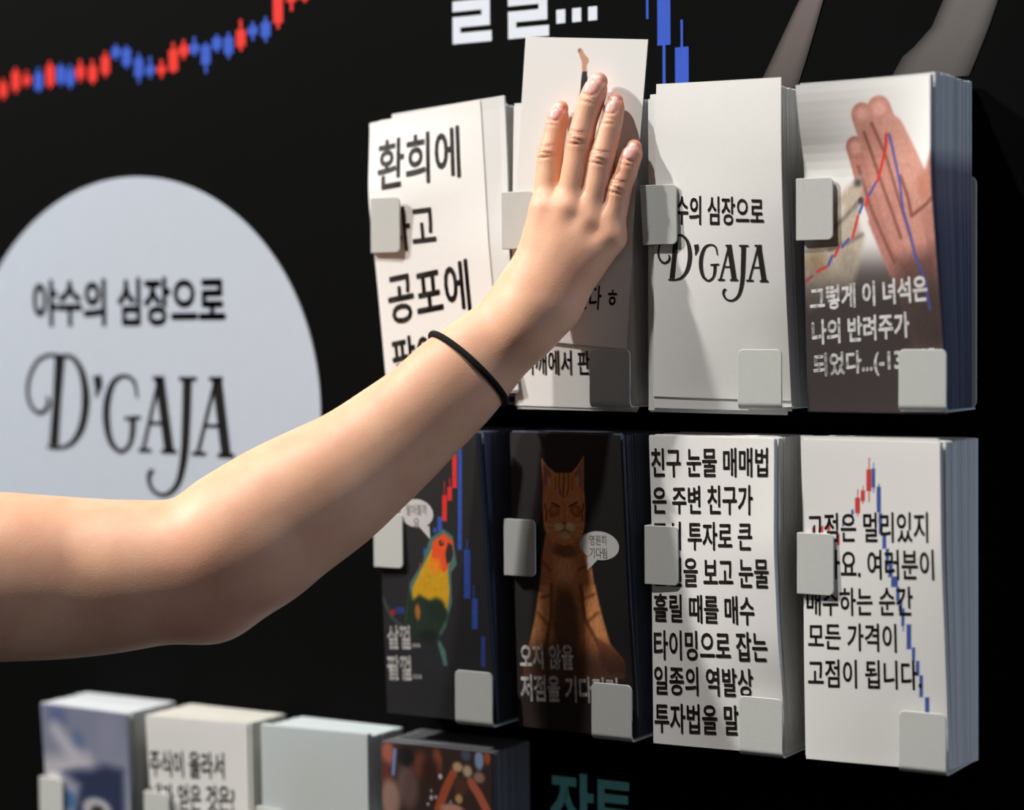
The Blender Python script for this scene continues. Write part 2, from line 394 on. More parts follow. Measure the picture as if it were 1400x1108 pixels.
# ------------------------------------------------------------------ cards
F = {
(0,0):dict(L=[(0,.052),(.46,.0490),(.74,.0487),(1,.037)],R=[(0,.047),(.5,.044),(1,.034)],dx=.0135,dz=-.003,rot=7.0),
(1,0):dict(L=[(0,.042),(.3,.0455),(.53,.0475),(.73,.0475),(1,.047)],R=[(0,.040),(.25,.043),(.5,.047),(.73,.048),(1,.047)],dx=.004,dz=-.001,rot=-1.0),
(2,0):dict(L=[(0,.047),(.3,.0485),(.76,.0495),(.88,.0505),(1,.0505)],R=[(0,.033),(.3,.043),(.6,.052),(.8,.056),(1,.058)],dx=.0045,dz=.006,rot=-1.5),
(3,0):dict(L=[(0,.043),(.25,.046),(.5,.0480),(.77,.0480),(.87,.055),(1,.061)],R=[(0,.047),(.18,.049),(.35,.056),(.7,.071),(1,.071)],dx=.004,dz=-.002,rot=0,bow=2.3),
(0,1):dict(L=[(0,.043),(.5,.048),(.73,.049),(1,.050)],R=[(0,.042),(.4,.051),(.7,.057),(1,.064)],dx=.004,dz=0,rot=0),
(1,1):dict(L=[(0,.041),(.5,.045),(.73,.048),(1,.049)],R=[(0,.042),(.15,.044),(.4,.050),(.75,.056),(1,.060)],dx=.004,dz=0,rot=0),
(2,1):dict(L=[(0,.048),(.5,.049),(.73,.049),(1,.052)],R=[(0,.041),(.2,.046),(.35,.052),(.66,.058),(1,.057)],dx=.004,dz=0,rot=0),
(3,1):dict(L=[(0,.047),(.3,.0485),(.73,.049),(1,.052)],R=[(0,.0395),(.35,.046),(.68,.053),(1,.055)],dx=.004,dz=0,rot=0),
(-3,2):dict(L=[(0,.045),(.73,.049),(1,.053)],R=[(0,.045),(1,.056)],dx=.004,dz=0,rot=0),
(-2,2):dict(L=[(0,.045),(.73,.049),(1,.053)],R=[(0,.042),(1,.045)],dx=.004,dz=0,rot=0),
(-1,2):dict(L=[(0,.045),(.73,.049),(1,.050)],R=[(0,.042),(1,.044)],dx=.004,dz=0.002,rot=0),
(0,2):dict(L=[(0,.045),(.73,.049),(1,.051)],R=[(0,.045),(1,.049)],dx=.004,dz=0,rot=0),
'raised':dict(slot=(1,0),L=[(0,.046),(.3,.0478),(.5,.0485),(1,.050)],R=[(0,.045),(.3,.0475),(.5,.048),(1,.047)],dx=.001,dz=.042,rot=-5.2),
}
def prof(P, v):
    vs = [p[0] for p in P]; ds = [p[1] for p in P]
    s = 0
    for k in (-.05, -.025, 0, .025, .05): s = s+np.interp(np.asarray(v)+k, vs, ds)
    return s/5
def surf(key, u, v, back=0.0, scale=1.0, dx=0.0, dz=0.0, drot=0.0, flat_to=None):
    """point(s) on the card face: u across, v up; back = metres behind the front card"""
    c = F[key]; col, row = c.get('slot', key)
    a = math.radians(c['rot']*(1 if flat_to is None else flat_to)+drot)
    u = np.asarray(u, float); v = np.asarray(v, float)
    x, z = u*CW, v*CH_
    f = 1 if flat_to is None else flat_to
    X = col*.1+(c['dx']*f+.004*(1-f))+dx+x*math.cos(a)-z*math.sin(a)
    Z = -.049-row*RP+c['dz']*f+dz+x*math.sin(a)+z*math.cos(a)
    # depth is read in the frame of the front card, so that shifted cards behind it stay parallel to it
    a0 = math.radians(c['rot']); xx = X-(col*.1+c['dx']); zz = Z-(-.049-row*RP+c['dz'])
    up = np.clip((xx*math.cos(a0)+zz*math.sin(a0))/CW, -.15, 1.15); vp_ = (-xx*math.sin(a0)+zz*math.cos(a0))/CH_
    wu = np.where(up > 0, np.abs(up)**c.get('bow', 1.3), up)      # the clip holds the left part flat
    d = (prof(c['L'], vp_)*(1-wu)+prof(c['R'], vp_)*wu)*scale-back
    return np.stack([X, -d, Z], -1)
def base_of(key):
    c = F[key]; col, row = c.get('slot', key)
    return np.array((col*.1+c['dx']+CW/2, -.045, -.049-row*RP+c['dz']))

def card_mesh(key, nu=6, nv=24, th=.0004, **kw):
    u, v = np.meshgrid(np.linspace(0, 1, nu+1), np.linspace(0, 1, nv+1))
    back = kw.pop('back', 0.0)
    A = surf(key, u.ravel(), v.ravel(), back=back, **kw); B = surf(key, u.ravel(), v.ravel(), back=back+th, **kw)
    n = (nu+1)*(nv+1); W = nu+1
    f = []
    for j in range(nv):
        for i in range(nu):
            a = j*W+i
            f.append((a, a+1, a+W+1, a+W)); f.append((n+a, n+a+W, n+a+W+1, n+a+1))
    for i in range(nu):
        f.append((i, n+i, n+i+1, i+1)); a = nv*W+i; f.append((a, a+1, n+a+1, n+a))
    for j in range(nv):
        a = j*W; f.append((a, a+W, n+a+W, n+a)); a = j*W+nu; f.append((a, n+a, n+a+W, a+W))
    return np.vstack([A, B]), f

# ------------------------------------------------------------------ printed pictures, painted as colours on a fine grid of the card face (mm)
def vnoise(x, y, seed):
    r = np.random.RandomState(seed).rand(128, 128)
    xi = np.floor(x).astype(int); yi = np.floor(y).astype(int); fx = x-xi; fy = y-yi
    g = lambda a, b: r[a % 128, b % 128]
    return (g(xi, yi)*(1-fx)+g(xi+1, yi)*fx)*(1-fy)+(g(xi, yi+1)*(1-fx)+g(xi+1, yi+1)*fx)*fy
def seg_d(x, y, a, b):
    ax, ay = a; bx, by = b; dx, dy = bx-ax, by-ay
    t = np.clip(((x-ax)*dx+(y-ay)*dy)/(dx*dx+dy*dy+1e-9), 0, 1)
    return np.hypot(x-ax-t*dx, y-ay-t*dy)
def poly_sd(x, y, pts):
    d = np.full(x.shape, 1e9); inside = np.zeros(x.shape, bool)
    for i in range(len(pts)):
        a, b = pts[i], pts[(i+1) % len(pts)]
        d = np.minimum(d, seg_d(x, y, a, b))
        c = (a[1] > y) != (b[1] > y)
        inside ^= c & (x < (b[0]-a[0])*(y-a[1])/((b[1]-a[1]) or 1e-9)+a[0])
    return np.where(inside, -d, d)
def paint(x, y, base, ops):
    c = np.tile(np.array(base, float), (len(x), 1))
    def mix(m, col): c[:] = c*(1-m[:, None])+np.array(col, float)*m[:, None]
    touched = np.zeros(len(x))
    for o in ops:
        if o[0] == 'p':
            s = max(o[3], .35); m = np.clip(.5-poly_sd(x, y, o[1])/s, 0, 1); mix(m, o[2])
        elif o[0] == 'b':
            cx, cy, rx, ry = o[1]; d = np.hypot((x-cx)/rx, (y-cy)/ry)
            m = np.clip((1-d)/max(o[3], .05)+.0, 0, 1); m = m*m*(3-2*m); mix(m, o[2])
        elif o[0] == 'l':
            d = np.full(len(x), 1e9)
            for i in range(len(o[1])-1): d = np.minimum(d, seg_d(x, y, o[1][i], o[1][i+1]))
            m = np.clip((o[2]/2-d)/max(o[4], .3)+.5, 0, 1); mix(m, o[3])
        elif o[0] == 'g':
            m = np.clip((o[1]-y)/(o[1]-o[2]), 0, 1); m = m*m*(3-2*m)*o[4]; mix(m, o[3]); continue
        elif o[0] == 'n':
            n = vnoise(x*1.6+vnoise(x*.3, y*.3, 3)*6, y*.55, 5)*.6+vnoise(x*2.4, y*1.2, 9)*.4
            c *= (1+(n-.5)*2*o[1]*np.clip(touched, 0, 1))[:, None]; continue
        touched = np.maximum(touched, m)
    return np.clip(c, 0, 255)
PICS={
'cat':[('p',[(25.2,124.8),(21.5,109.1),(19.1,90.3),(15.1,71.4),(10.8,57.0),(5.6,41.0),(4.3,31.4),(26.9,28.6),(50.1,30.6),(79.4,37.8),(79.4,48.6),(69.6,58.5),(64.6,76.6),(60.6,93.1),(58.4,111.3),(54.7,126.3)],(214,134,85),1.0),('b',(37.9,66.9,12.6,35.65),(117,78,56),0.5),('b',(38.8,104.0,11.7,17.05),(246,173,119),0.7),('b',(39.4,114.8,12.6,6.2),(146,95,63),0.6),('p',[(19.2,91.9),(15.1,71.4),(9.7,50.7),(18.9,51.4),(24.9,62.8),(28.0,81.7),(27.4,92.4)],(246,165,107),2.34),('p',[(50.5,94.0),(52.1,74.1),(60.0,60.9),(71.0,54.0),(64.6,76.6),(60.7,94.6)],(246,165,107),2.34),('l',[(28.1,92.5),(26.8,72.3),(23.1,56.4),(18.4,40.4)],1.51,(90,56,39),2.68),('l',[(50.2,93.9),(52.3,72.6),(61.0,57.9),(67.0,46.0)],1.51,(90,56,39),2.68),('p',[(60.9,60.9),(71.2,57.1),(79.1,49.3),(79.6,39.4),(68.2,38.4),(61.9,48.7)],(170,97,70),2.01),('g',64.5,42.7,(52,38,34),0.75),('l',[(19.9,83.9),(28.2,86.6)],1.51,(156,90,53),2.01),('l',[(16.9,74.3),(24.4,67.1)],1.51,(156,90,53),2.01),('l',[(49.3,84.4),(60.0,88.8)],1.51,(156,90,53),2.01),('l',[(52.9,70.2),(62.3,77.6)],1.51,(156,90,53),2.01),('l',[(21.5,107.6),(27.7,101.7)],1.51,(158,85,46),1.34),('l',[(58.2,108.2),(48.8,103.1)],1.51,(158,85,46),1.34),('p',[(23.6,172.6),(29.3,166.7),(34.3,163.5),(46.4,164.0),(51.4,168.7),(56.5,175.2),(55.6,155.2),(56.2,144.6),(54.9,129.4),(49.9,121.5),(39.6,118.2),(29.6,120.4),(24.4,127.8),(23.6,143.2),(24.6,154.0)],(238,152,92),0.67),('p',[(24.5,170.1),(31.8,162.5),(29.4,158.0),(25.8,153.3),(24.7,158.6)],(183,119,102),1.0),('p',[(55.6,172.2),(48.2,163.1),(50.2,158.8),(53.7,153.6),(55.0,159.7)],(183,119,102),1.0),('b',(29.0,158.0,1.8,4.65),(231,170,140),0.6),('b',(50.9,158.8,1.8,4.65),(231,170,140),0.6),('l',[(37.4,163.3),(36.7,155.2),(38.0,149.6)],0.84,(115,58,29),0.67),('l',[(40.8,164.1),(39.8,148.8)],1.0,(115,58,29),0.67),('l',[(43.9,163.6),(44.2,155.5),(42.5,149.8)],0.84,(115,58,29),0.67),('l',[(34.4,161.2),(33.7,152.8)],0.67,(134,70,36),0.67),('l',[(47.0,161.7),(47.0,153.4)],0.67,(134,70,36),0.67),('b',(32.5,139.8,5.4,4.65),(170,92,48),0.5),('b',(48.7,140.5,5.4,4.65),(170,92,48),0.5),('b',(32.5,139.8,3.24,3.1),(214,129,73),0.5),('b',(48.7,140.5,3.24,3.1),(214,129,73),0.5),('l',[(40.0,143.9),(40.0,135.1)],2.68,(229,141,80),1.34),('l',[(30.8,144.7),(36.7,142.5)],1.0,(45,26,18),0.5),('l',[(44.0,142.9),(50.2,145.6)],1.0,(45,26,18),0.5),('l',[(29.0,136.5),(32.3,135.9)],0.67,(122,63,34),0.67),('l',[(48.9,136.7),(51.9,137.6)],0.67,(122,63,34),0.67),('l',[(25.5,143.3),(26.8,138.0),(26.2,133.3)],1.17,(134,68,34),0.84),('l',[(54.9,144.6),(53.4,139.2),(53.5,134.6)],1.17,(134,68,34),0.84),('b',(36.0,129.5,4.68,3.41),(246,214,170),0.4),('b',(44.1,129.9,4.68,3.41),(246,214,170),0.4),('b',(39.8,124.3,6.12,3.41),(239,192,153),0.5),('b',(40.1,132.6,1.98,1.24),(195,97,75),0.3),('l',[(40.0,131.7),(39.8,128.3)],0.5,(97,54,36),0.5),('l',[(39.8,128.3),(35.8,126.3)],0.5,(97,54,36),0.5),('l',[(39.8,128.3),(44.0,126.7)],0.5,(97,54,36),0.5),('l',[(33.5,129.8),(24.6,130.9)],0.25,(246,235,225),0.25),('l',[(33.4,128.3),(25.2,125.7)],0.25,(246,235,225),0.25),('l',[(46.7,130.5),(55.9,132.5)],0.25,(246,235,225),0.25),('l',[(46.6,129.0),(54.9,126.9)],0.25,(246,235,225),0.25),('n',0.16)],
'parrot':[('b',(38.9,34.6,16.0,20.8),(40,40,44),0.8),('l',[(0.2,77.1),(6.5,64.6),(15.1,58.7)],1.8,(62,74,76),1.44),('p',[(67.7,179.1),(71.1,179.2),(65.8,112.3),(62.5,112.2)],(52,82,170),0.54),('p',[(67.8,112.5),(72.8,112.7),(70.5,81.0),(65.5,80.7)],(52,82,170),0.54),('p',[(70.4,119.7),(71.2,119.7),(70.7,112.6),(69.9,112.6)],(52,82,170),0.36),('p',[(71.9,81.1),(76.3,81.4),(74.7,61.4),(70.3,61.1)],(52,82,170),0.54),('p',[(73.5,89.9),(74.2,89.9),(73.6,81.2),(72.8,81.2)],(52,82,170),0.36),('p',[(76.9,56.8),(80.3,57.1),(78.7,37.0),(75.3,36.8)],(46,70,140),0.54),('p',[(63.2,182.1),(67.1,182.2),(64.7,152.1),(60.8,152.0)],(215,50,48),0.54),('p',[(56.8,152.4),(60.7,152.6),(60.0,143.7),(56.2,143.6)],(215,50,48),0.54),('p',[(58.9,158.5),(59.5,158.5),(59.1,152.5),(58.5,152.5)],(215,50,48),0.36),('p',[(52.2,146.9),(56.1,147.0),(54.9,130.2),(51.1,130.1)],(215,50,48),0.54),('p',[(54.3,155.9),(54.9,156.0),(54.2,146.9),(53.6,146.9)],(215,50,48),0.36),('p',[(47.4,132.7),(51.1,132.9),(50.5,123.4),(46.9,123.2)],(52,82,170),0.54),('p',[(43.6,125.4),(46.4,125.5),(46.2,122.4),(43.4,122.2)],(52,82,170),0.54),('p',[(6.2,69.4),(9.6,69.7),(9.4,65.6),(6.0,65.4)],(150,40,45),0.72),('p',[(10.3,71.3),(17.5,71.8),(17.2,67.6),(10.0,67.1)],(45,60,120),0.9),('p',[(34.9,111.4),(37.1,111.5),(36.8,106.7),(34.6,106.6)],(52,82,170),0.54),('p',[(31.0,101.6),(32.6,101.7),(32.4,98.5),(30.9,98.4)],(150,40,45),0.54),('p',[(51.6,125.0),(59.2,120.7),(61.3,102.6),(56.3,96.7),(55.7,77.6),(49.9,61.2),(44.0,52.8),(48.4,45.1),(49.6,35.5),(46.6,35.3),(42.3,51.0),(17.2,60.5),(22.8,88.3),(33.4,101.8),(40.2,118.1)],(76,110,104),1.26),('p',[(42.9,113.5),(53.9,99.8),(54.2,83.9),(51.8,71.8),(39.2,68.5),(23.8,72.2),(24.6,85.2),(33.2,98.5)],(200,150,28),1.08),('p',[(21.8,85.0),(24.5,77.1),(30.2,80.7),(51.1,72.5),(52.3,67.8),(42.4,52.6),(30.2,49.3),(16.8,59.6)],(36,50,38),2.88),('b',(43.7,72.0,9.2,9.92),(32,44,38),0.5),('b',(28.0,69.3,2.8,7.04),(160,98,44),0.5),('b',(36.3,53.8,12.0,6.4),(28,36,32),0.6),('p',[(42.7,116.6),(52.0,122.2),(59.0,117.8),(59.0,109.6),(53.3,99.0),(50.8,96.4),(40.6,103.8)],(226,80,38),1.08),('b',(43.6,100.4,6.8,7.04),(226,132,34),0.6),('p',[(55.2,116.5),(58.2,114.9),(59.0,109.6),(57.1,104.4),(53.1,102.1),(52.4,109.2)],(46,42,44),0.72),('b',(49.6,115.7,2.4,2.4),(48,34,30),0.4),('b',(50.0,116.1,0.6,0.64),(180,170,165),0.4),('n',0.1)],
'hand':[('g',100.5,77.1,(112,103,100),1),('g',82.3,59.5,(62,56,56),1),('p',[(85.0,147.7),(87.9,147.5),(85.3,34.9),(66.9,36.6),(57.8,69.9),(40.5,108.8),(45.9,126.0),(58.1,133.9),(70.2,134.9),(77.8,127.7)],(188,132,118),1.85),('l',[(33.7,151.6),(37.9,135.1),(48.5,108.5),(59.5,80.4)],12.21,(186,126,114),1.11),('l',[(40.0,169.2),(46.6,143.2),(55.2,118.6),(63.4,94.1)],13.69,(198,138,124),1.11),('l',[(51.1,171.5),(60.4,145.8),(67.5,118.0),(71.2,93.9)],15.17,(206,146,132),1.11),('l',[(58.6,159.6),(70.2,138.4),(79.3,122.6)],15.54,(206,150,134),1.48),('b',(33.7,151.6,5.6,5.44),(226,166,152),0.7),('b',(40.0,169.5,6.0,5.44),(228,168,156),0.7),('b',(51.1,171.8,6.4,5.78),(230,170,158),0.7),('b',(79.8,127.6,8.0,10.2),(196,130,112),0.6),('l',[(40.2,159.1),(46.4,139.8),(56.8,113.3),(61.8,99.3)],1.66,(128,78,68),1.66),('l',[(45.7,164.0),(54.3,142.8),(62.2,118.3),(67.8,100.9)],1.66,(128,78,68),1.66),('l',[(34.6,140.5),(42.9,115.7),(57.0,85.6)],1.66,(128,78,68),1.66),('l',[(63.1,133.6),(67.8,121.4),(69.6,111.1),(80.8,117.4),(84.6,120.6)],1.48,(110,62,54),1.66),('p',[(57.1,87.4),(86.4,93.4),(86.1,31.4),(66.8,34.8)],(120,82,76),11.1),('p',[(-3.7,74.5),(2.1,94.2),(17.9,107.9),(16.1,118.6),(28.0,130.0),(36.5,135.2),(37.5,122.9),(33.5,110.8),(37.7,100.2),(33.6,84.5),(29.5,70.4),(2.0,58.3),(-2.6,67.3)],(190,176,158),4.07),('b',(7.0,86.9,12.0,11.9),(154,132,106),0.9),('b',(27.4,88.1,8.0,10.2),(170,156,142),0.6),('l',[(17.4,105.3),(26.3,112.9),(36.2,122.1)],1.48,(110,100,92),2.96),('l',[(15.5,93.8),(29.9,98.7),(36.5,101.9)],1.48,(118,106,96),2.96),('b',(34.1,131.4,4.4,4.08),(70,66,66),1),('b',(36.0,121.2,2.4,2.72),(70,66,66),0.5),('b',(22.3,116.6,6.0,6.8),(214,205,192),0.9),('g',89.3,63.1,(66,58,57),0.82),('l',[(54.6,157.3),(53.4,149.7),(50.5,141.3),(47.4,131.9)],1.85,(208,52,52),0.74),('l',[(56.5,157.2),(59.2,144.2),(62.4,130.2),(64.1,114.7),(67.6,102.6),(70.8,88.7),(75.5,76.6),(77.9,59.2)],1.66,(78,84,160),0.92),('l',[(46.2,131.1),(41.2,123.6)],1.48,(78,84,160),0.74),('l',[(40.6,122.7),(39.5,118.4)],1.85,(208,52,52),0.74),('l',[(37.3,119.4),(35.0,114.3)],1.66,(78,84,160),0.74),('l',[(34.1,112.6),(30.4,100.4)],1.66,(204,58,56),0.74),('l',[(27.9,99.6),(23.7,95.3)],1.66,(88,92,158),0.74),('l',[(21.7,95.4),(19.0,90.1)],1.66,(200,60,58),0.74),('l',[(17.4,90.2),(14.7,84.9)],1.66,(88,92,158),0.74),('l',[(13.4,84.0),(7.8,81.5)],1.66,(200,60,58),0.74),('l',[(4.7,78.9),(0.5,75.9)],1.66,(150,70,90),0.74),('n',0.1)],
'chart':[('p',[(39.8,171.6),(42.8,171.7),(42.6,159.1),(39.5,159.0)],(200,66,64),0.55),('p',[(41.2,178.2),(41.9,178.2),(41.4,152.9),(40.7,152.9)],(200,66,64),0.55),('p',[(36.0,159.3),(38.6,159.4),(38.5,153.2),(35.9,153.1)],(200,66,64),0.55),('p',[(37.2,162.0),(37.8,162.0),(37.6,151.8),(36.9,151.7)],(200,66,64),0.55),('p',[(32.4,155.0),(35.5,155.1),(35.3,146.1),(32.2,146.0)],(200,66,64),0.55),('p',[(33.8,159.8),(34.5,159.8),(34.1,144.4),(33.5,144.4)],(200,66,64),0.55),('p',[(43.0,172.2),(45.2,172.2),(45.0,161.2),(42.8,161.1)],(66,90,160),0.55),('p',[(44.0,175.4),(44.6,175.5),(44.3,158.3),(43.7,158.3)],(66,90,160),0.55),('p',[(45.9,161.7),(48.5,161.8),(48.2,147.1),(45.6,147.0)],(66,90,160),0.55),('p',[(47.0,163.3),(47.7,163.4),(47.3,140.9),(46.6,140.9)],(66,90,160),0.55),('p',[(46.9,146.6),(49.1,146.7),(48.9,134.9),(46.7,134.8)],(66,90,160),0.55),('p',[(48.9,134.9),(51.3,135.0),(51.2,126.5),(48.8,126.3)],(66,90,160),0.55),('p',[(50.8,126.4),(52.9,126.6),(52.7,116.7),(50.5,116.6)],(66,90,160),0.55),('p',[(52.3,117.7),(54.9,117.9),(54.6,110.3),(52.0,110.1)],(66,90,160),0.55),('p',[(53.8,110.6),(57.9,110.9),(57.7,104.7),(53.6,104.5)],(66,90,160),0.55),('p',[(56.6,104.7),(58.8,104.8),(58.5,96.6),(56.4,96.5)],(66,90,160),0.55),('p',[(58.1,97.6),(60.2,97.7),(60.0,91.6),(57.9,91.4)],(66,90,160),0.55),('p',[(59.4,92.5),(61.4,92.7),(61.0,82.4),(59.1,82.3)],(66,90,160),0.55),('p',[(60.0,82.3),(60.6,82.4),(60.5,79.5),(59.9,79.4)],(66,90,160),0.55),('p',[(62.3,83.5),(65.1,83.7),(64.6,69.3),(61.9,69.1)],(66,90,160),0.55),('p',[(65.1,70.3),(67.0,70.5),(66.7,62.2),(64.8,62.1)],(66,90,160),0.55),('p',[(67.1,62.7),(69.2,62.8),(69.0,54.2),(66.9,54.0)],(66,90,160),0.55),('p',[(69.0,54.6),(71.1,54.7),(70.7,41.9),(68.6,41.8)],(66,90,160),0.55),('p',[(71.9,42.0),(74.4,42.2),(74.1,32.3),(71.6,32.1)],(66,90,160),0.55),('p',[(29.8,147.9),(31.3,148.0),(31.3,144.7),(29.7,144.7)],(66,90,160),0.55),('p',[(24.1,141.9),(25.4,142.0),(25.3,137.9),(24.0,137.8)],(66,90,160),0.55),('p',[(10.1,137.6),(12.1,137.7),(12.1,133.9),(10.0,133.8)],(200,66,64),0.55),('p',[(20.6,133.5),(22.4,133.6),(22.3,127.0),(20.6,126.9)],(200,66,64),0.55),('p',[(5.1,136.5),(6.4,136.6),(6.4,132.8),(5.0,132.8)],(200,66,64),0.55),('p',[(14.6,139.4),(16.4,139.5),(16.4,135.0),(14.6,134.9)],(200,66,64),0.55)],
'sky':[('g',195.5,78.8,(158,158,172),1),('b',(16.8,180.5,15.2,12.6),(92,102,140),0.9),('b',(66.4,171.6,17.1,21.0),(132,134,156),0.9),('b',(36.1,164.4,11.4,11.2),(96,112,146),0.9),('l',[(13.9,169.7),(22.5,160.2),(31.2,151.4)],9.9,(186,184,194),11.55),('l',[(-0.4,140.9),(42.2,148.4)],11.55,(190,185,192),13.2),('b',(8.7,133.5,9.5,7.0),(214,210,210),0.6),('p',[(20.5,138.4),(32.2,141.8),(47.4,143.5),(60.9,148.4),(79.2,147.0),(77.9,103.2),(23.8,96.4),(35.2,131.0)],(44,52,80),8.25),('b',(24.1,118.7,7.6,9.8),(64,104,146),0.6),('b',(51.1,115.0,18.05,10.5),(170,168,174),0.4),('b',(51.8,110.9,9.5,8.4),(48,44,42),0.4)],
'crowd':[('b',(5.3,181.1,7.8,13.26),(160,92,76),0.7),('b',(3.2,165.0,6.5,14.36),(96,50,42),0.7),('b',(20.6,160.1,11.7,22.1),(108,84,80),0.6),('b',(6.6,150.3,10.4,17.68),(142,112,98),0.5),('b',(30.8,175.3,9.1,13.26),(122,68,50),0.7),('b',(19.4,180.0,9.1,8.84),(34,30,32),0.6),('b',(43.4,178.1,5.8,14.36),(146,80,58),0.7),('b',(38.4,170.2,10.4,16.57),(60,36,34),0.7),('l',[(11.2,183.3),(9.2,167.3)],2.4,(112,132,184),1.48),('l',[(55.6,172.0),(49.6,161.5),(43.5,147.7)],6.1,(172,84,54),1.48),('l',[(68.7,167.6),(74.2,160.8),(80.5,150.1)],6.1,(182,94,68),1.85),('b',(59.0,176.8,5.4,4.59),(196,164,124),0.6),('b',(66.3,174.7,4.9,5.52),(190,166,136),0.6),('b',(75.2,182.9,4.4,8.84),(132,152,184),0.5),('b',(65.4,185.2,5.2,5.52),(76,84,104),0.6),('b',(74.9,171.5,5.9,5.01),(156,118,102),0.6),('b',(81.1,185.0,3.6,6.63),(160,80,48),0.6),('b',(61.1,164.3,7.8,8.84),(86,54,42),0.6),('b',(59.4,156.0,3.9,4.42),(196,150,90),0.6),('b',(54.0,148.8,11.7,4.42),(196,140,118),0.5),('b',(45.7,169.3,2.0,2.38),(206,200,200),0.5),('b',(38.4,154.6,1.8,2.21),(196,190,190),0.5),('b',(41.8,155.3,1.5,1.7),(180,170,170),0.5),('b',(38.5,159.1,1.3,1.53),(160,150,150),0.5),('b',(35.8,150.1,1.5,1.53),(180,172,170),0.5),('b',(53.2,152.8,1.8,2.38),(140,130,128),0.5)],
'pale':[('b',(38.6,149.7,38.4,35.7),(188,190,186),1),('g',190.0,163.2,(190,196,194),0.5)],
'leg':[('p',[(37.3,181.1),(38.8,182.1),(40.5,181.2),(42.3,178.3),(45.3,175.6),(45.6,173.5),(44.6,171.8),(44.7,167.2),(41.6,167.1),(40.8,173.4),(38.6,177.9)],(196,150,124),0.38),('b',(38.5,180.2,1.35,1.61),(150,104,84),0.6),('p',[(41.5,167.7),(44.8,167.8),(45.6,163.2),(46.0,151.8),(44.8,140.2),(43.0,131.0),(41.7,119.4),(41.3,107.8),(38.6,107.7),(38.6,119.3),(39.8,130.9),(40.7,142.4),(40.8,151.6)],(40,42,44),0.38)],
}
TEXTS={
(0, 0):[('환희에', 0.083, 0.807, 0.748, 0.928, 0.748, 0.93), ('사고', 0.128, 0.563, 0.53, 0.686, 0.522, 0.678), ('공포에', 0.087, 0.809, 0.279, 0.456, 0.29, 0.468), ('팔아', 0.077, 0.513, 0.065, 0.234, 0.081, 0.242)],
(1, 0):[('어깨에서 판다 ㅎ', 0.073, 0.873, 0.103, 0.189, 0.109, 0.19)],
'raised':[('어깨에서 판다 ㅎ', 0.093, 0.903, 0.096, 0.184, 0.126, 0.204)],
(2, 0):[('야수의 심장으로', 0.054, 0.855, 0.553, 0.648, 0.546, 0.634), ('LOGO', 0.025, 0.874, 0.307, 0.522, 0.312, 0.521)],
(3, 0):[('그렇게 이 녀석은', 0.035, 0.913, 0.311, 0.385, 0.337, 0.417), ('나의 반려주가', 0.044, 0.763, 0.205, 0.284, 0.229, 0.308), ('되었다...(-1350%)', 0.048, 0.958, 0.096, 0.18, 0.128, 0.209)],
(0, 1):[('살껄...', 0.033, 0.341, 0.228, 0.313, 0.238, 0.321), ('팔껄...', 0.021, 0.34, 0.118, 0.207, 0.127, 0.215), ('BUB', 0.198, 0.522, 0.626, 0.759, 0.634, 0.766), ('팔아볼까', 0.259, 0.461, 0.704, 0.742, 0.709, 0.747), ('요', 0.326, 0.384, 0.665, 0.696, 0.666, 0.697)],
(1, 1):[('오지 않을', 0.031, 0.503, 0.197, 0.285, 0.21, 0.297), ('저점을 기다리며', 0.029, 0.871, 0.087, 0.18, 0.111, 0.199), ('BUB', 0.604, 0.948, 0.55, 0.682, 0.554, 0.685), ('영원히', 0.692, 0.839, 0.635, 0.669, 0.639, 0.672), ('기다림', 0.687, 0.84, 0.593, 0.628, 0.595, 0.629)],
(2, 1):[('친구 눈물 매매법', -0.003, 0.954, 0.865, 0.96, 0.88, 0.973), ('은 주변 친구가', -0.007, 0.833, 0.746, 0.836, 0.759, 0.855), ('주식 투자로 큰', -0.013, 0.827, 0.629, 0.722, 0.647, 0.738), ('손실을 보고 눈물', -0.014, 0.952, 0.511, 0.606, 0.532, 0.627), ('흘릴 때를 매수', -0.01, 0.825, 0.396, 0.489, 0.41, 0.505), ('타이밍으로 잡는', -0.013, 0.913, 0.272, 0.37, 0.295, 0.392), ('일종의 역발상', -0.009, 0.786, 0.158, 0.254, 0.176, 0.27), ('투자법을 말한다', -0.0, 0.913, 0.034, 0.132, 0.053, 0.153)],
(3, 1):[('고점은 멀리있지', 0.025, 0.909, 0.679, 0.77, 0.697, 0.791), ('않아요. 여러분이', 0.022, 0.944, 0.565, 0.656, 0.584, 0.678), ('매수하는 순간', 0.015, 0.786, 0.45, 0.535, 0.47, 0.562), ('모든 가격이', 0.025, 0.664, 0.346, 0.428, 0.354, 0.444), ('고점이 됩니다.', 0.022, 0.83, 0.226, 0.316, 0.244, 0.335)],
(-2, 2):[('주식이 올라서', 0.015, 0.768, 0.765, 0.87, 0.786, 0.887), ('내가 얻은 것은?', -0.019, 0.861, 0.635, 0.742, 0.664, 0.768)],
}

def on_card(name, key, uv, f, material, parent, loc, lift, step=.03, label=None):
    uv, f = slice_v(np.asarray(uv, float), f, step)
    uv2, f = slice_v(uv[:, ::-1], f, .09); uv = uv2[:, ::-1]
    P = surf(key, uv[:, 0], uv[:, 1], back=-lift)
    o = mkobj(name, P, f, material, loc, parent)
    if label: o['label'] = label
    return o
def flat_uv(pts): return np.array(pts), [tuple(range(len(pts)))]

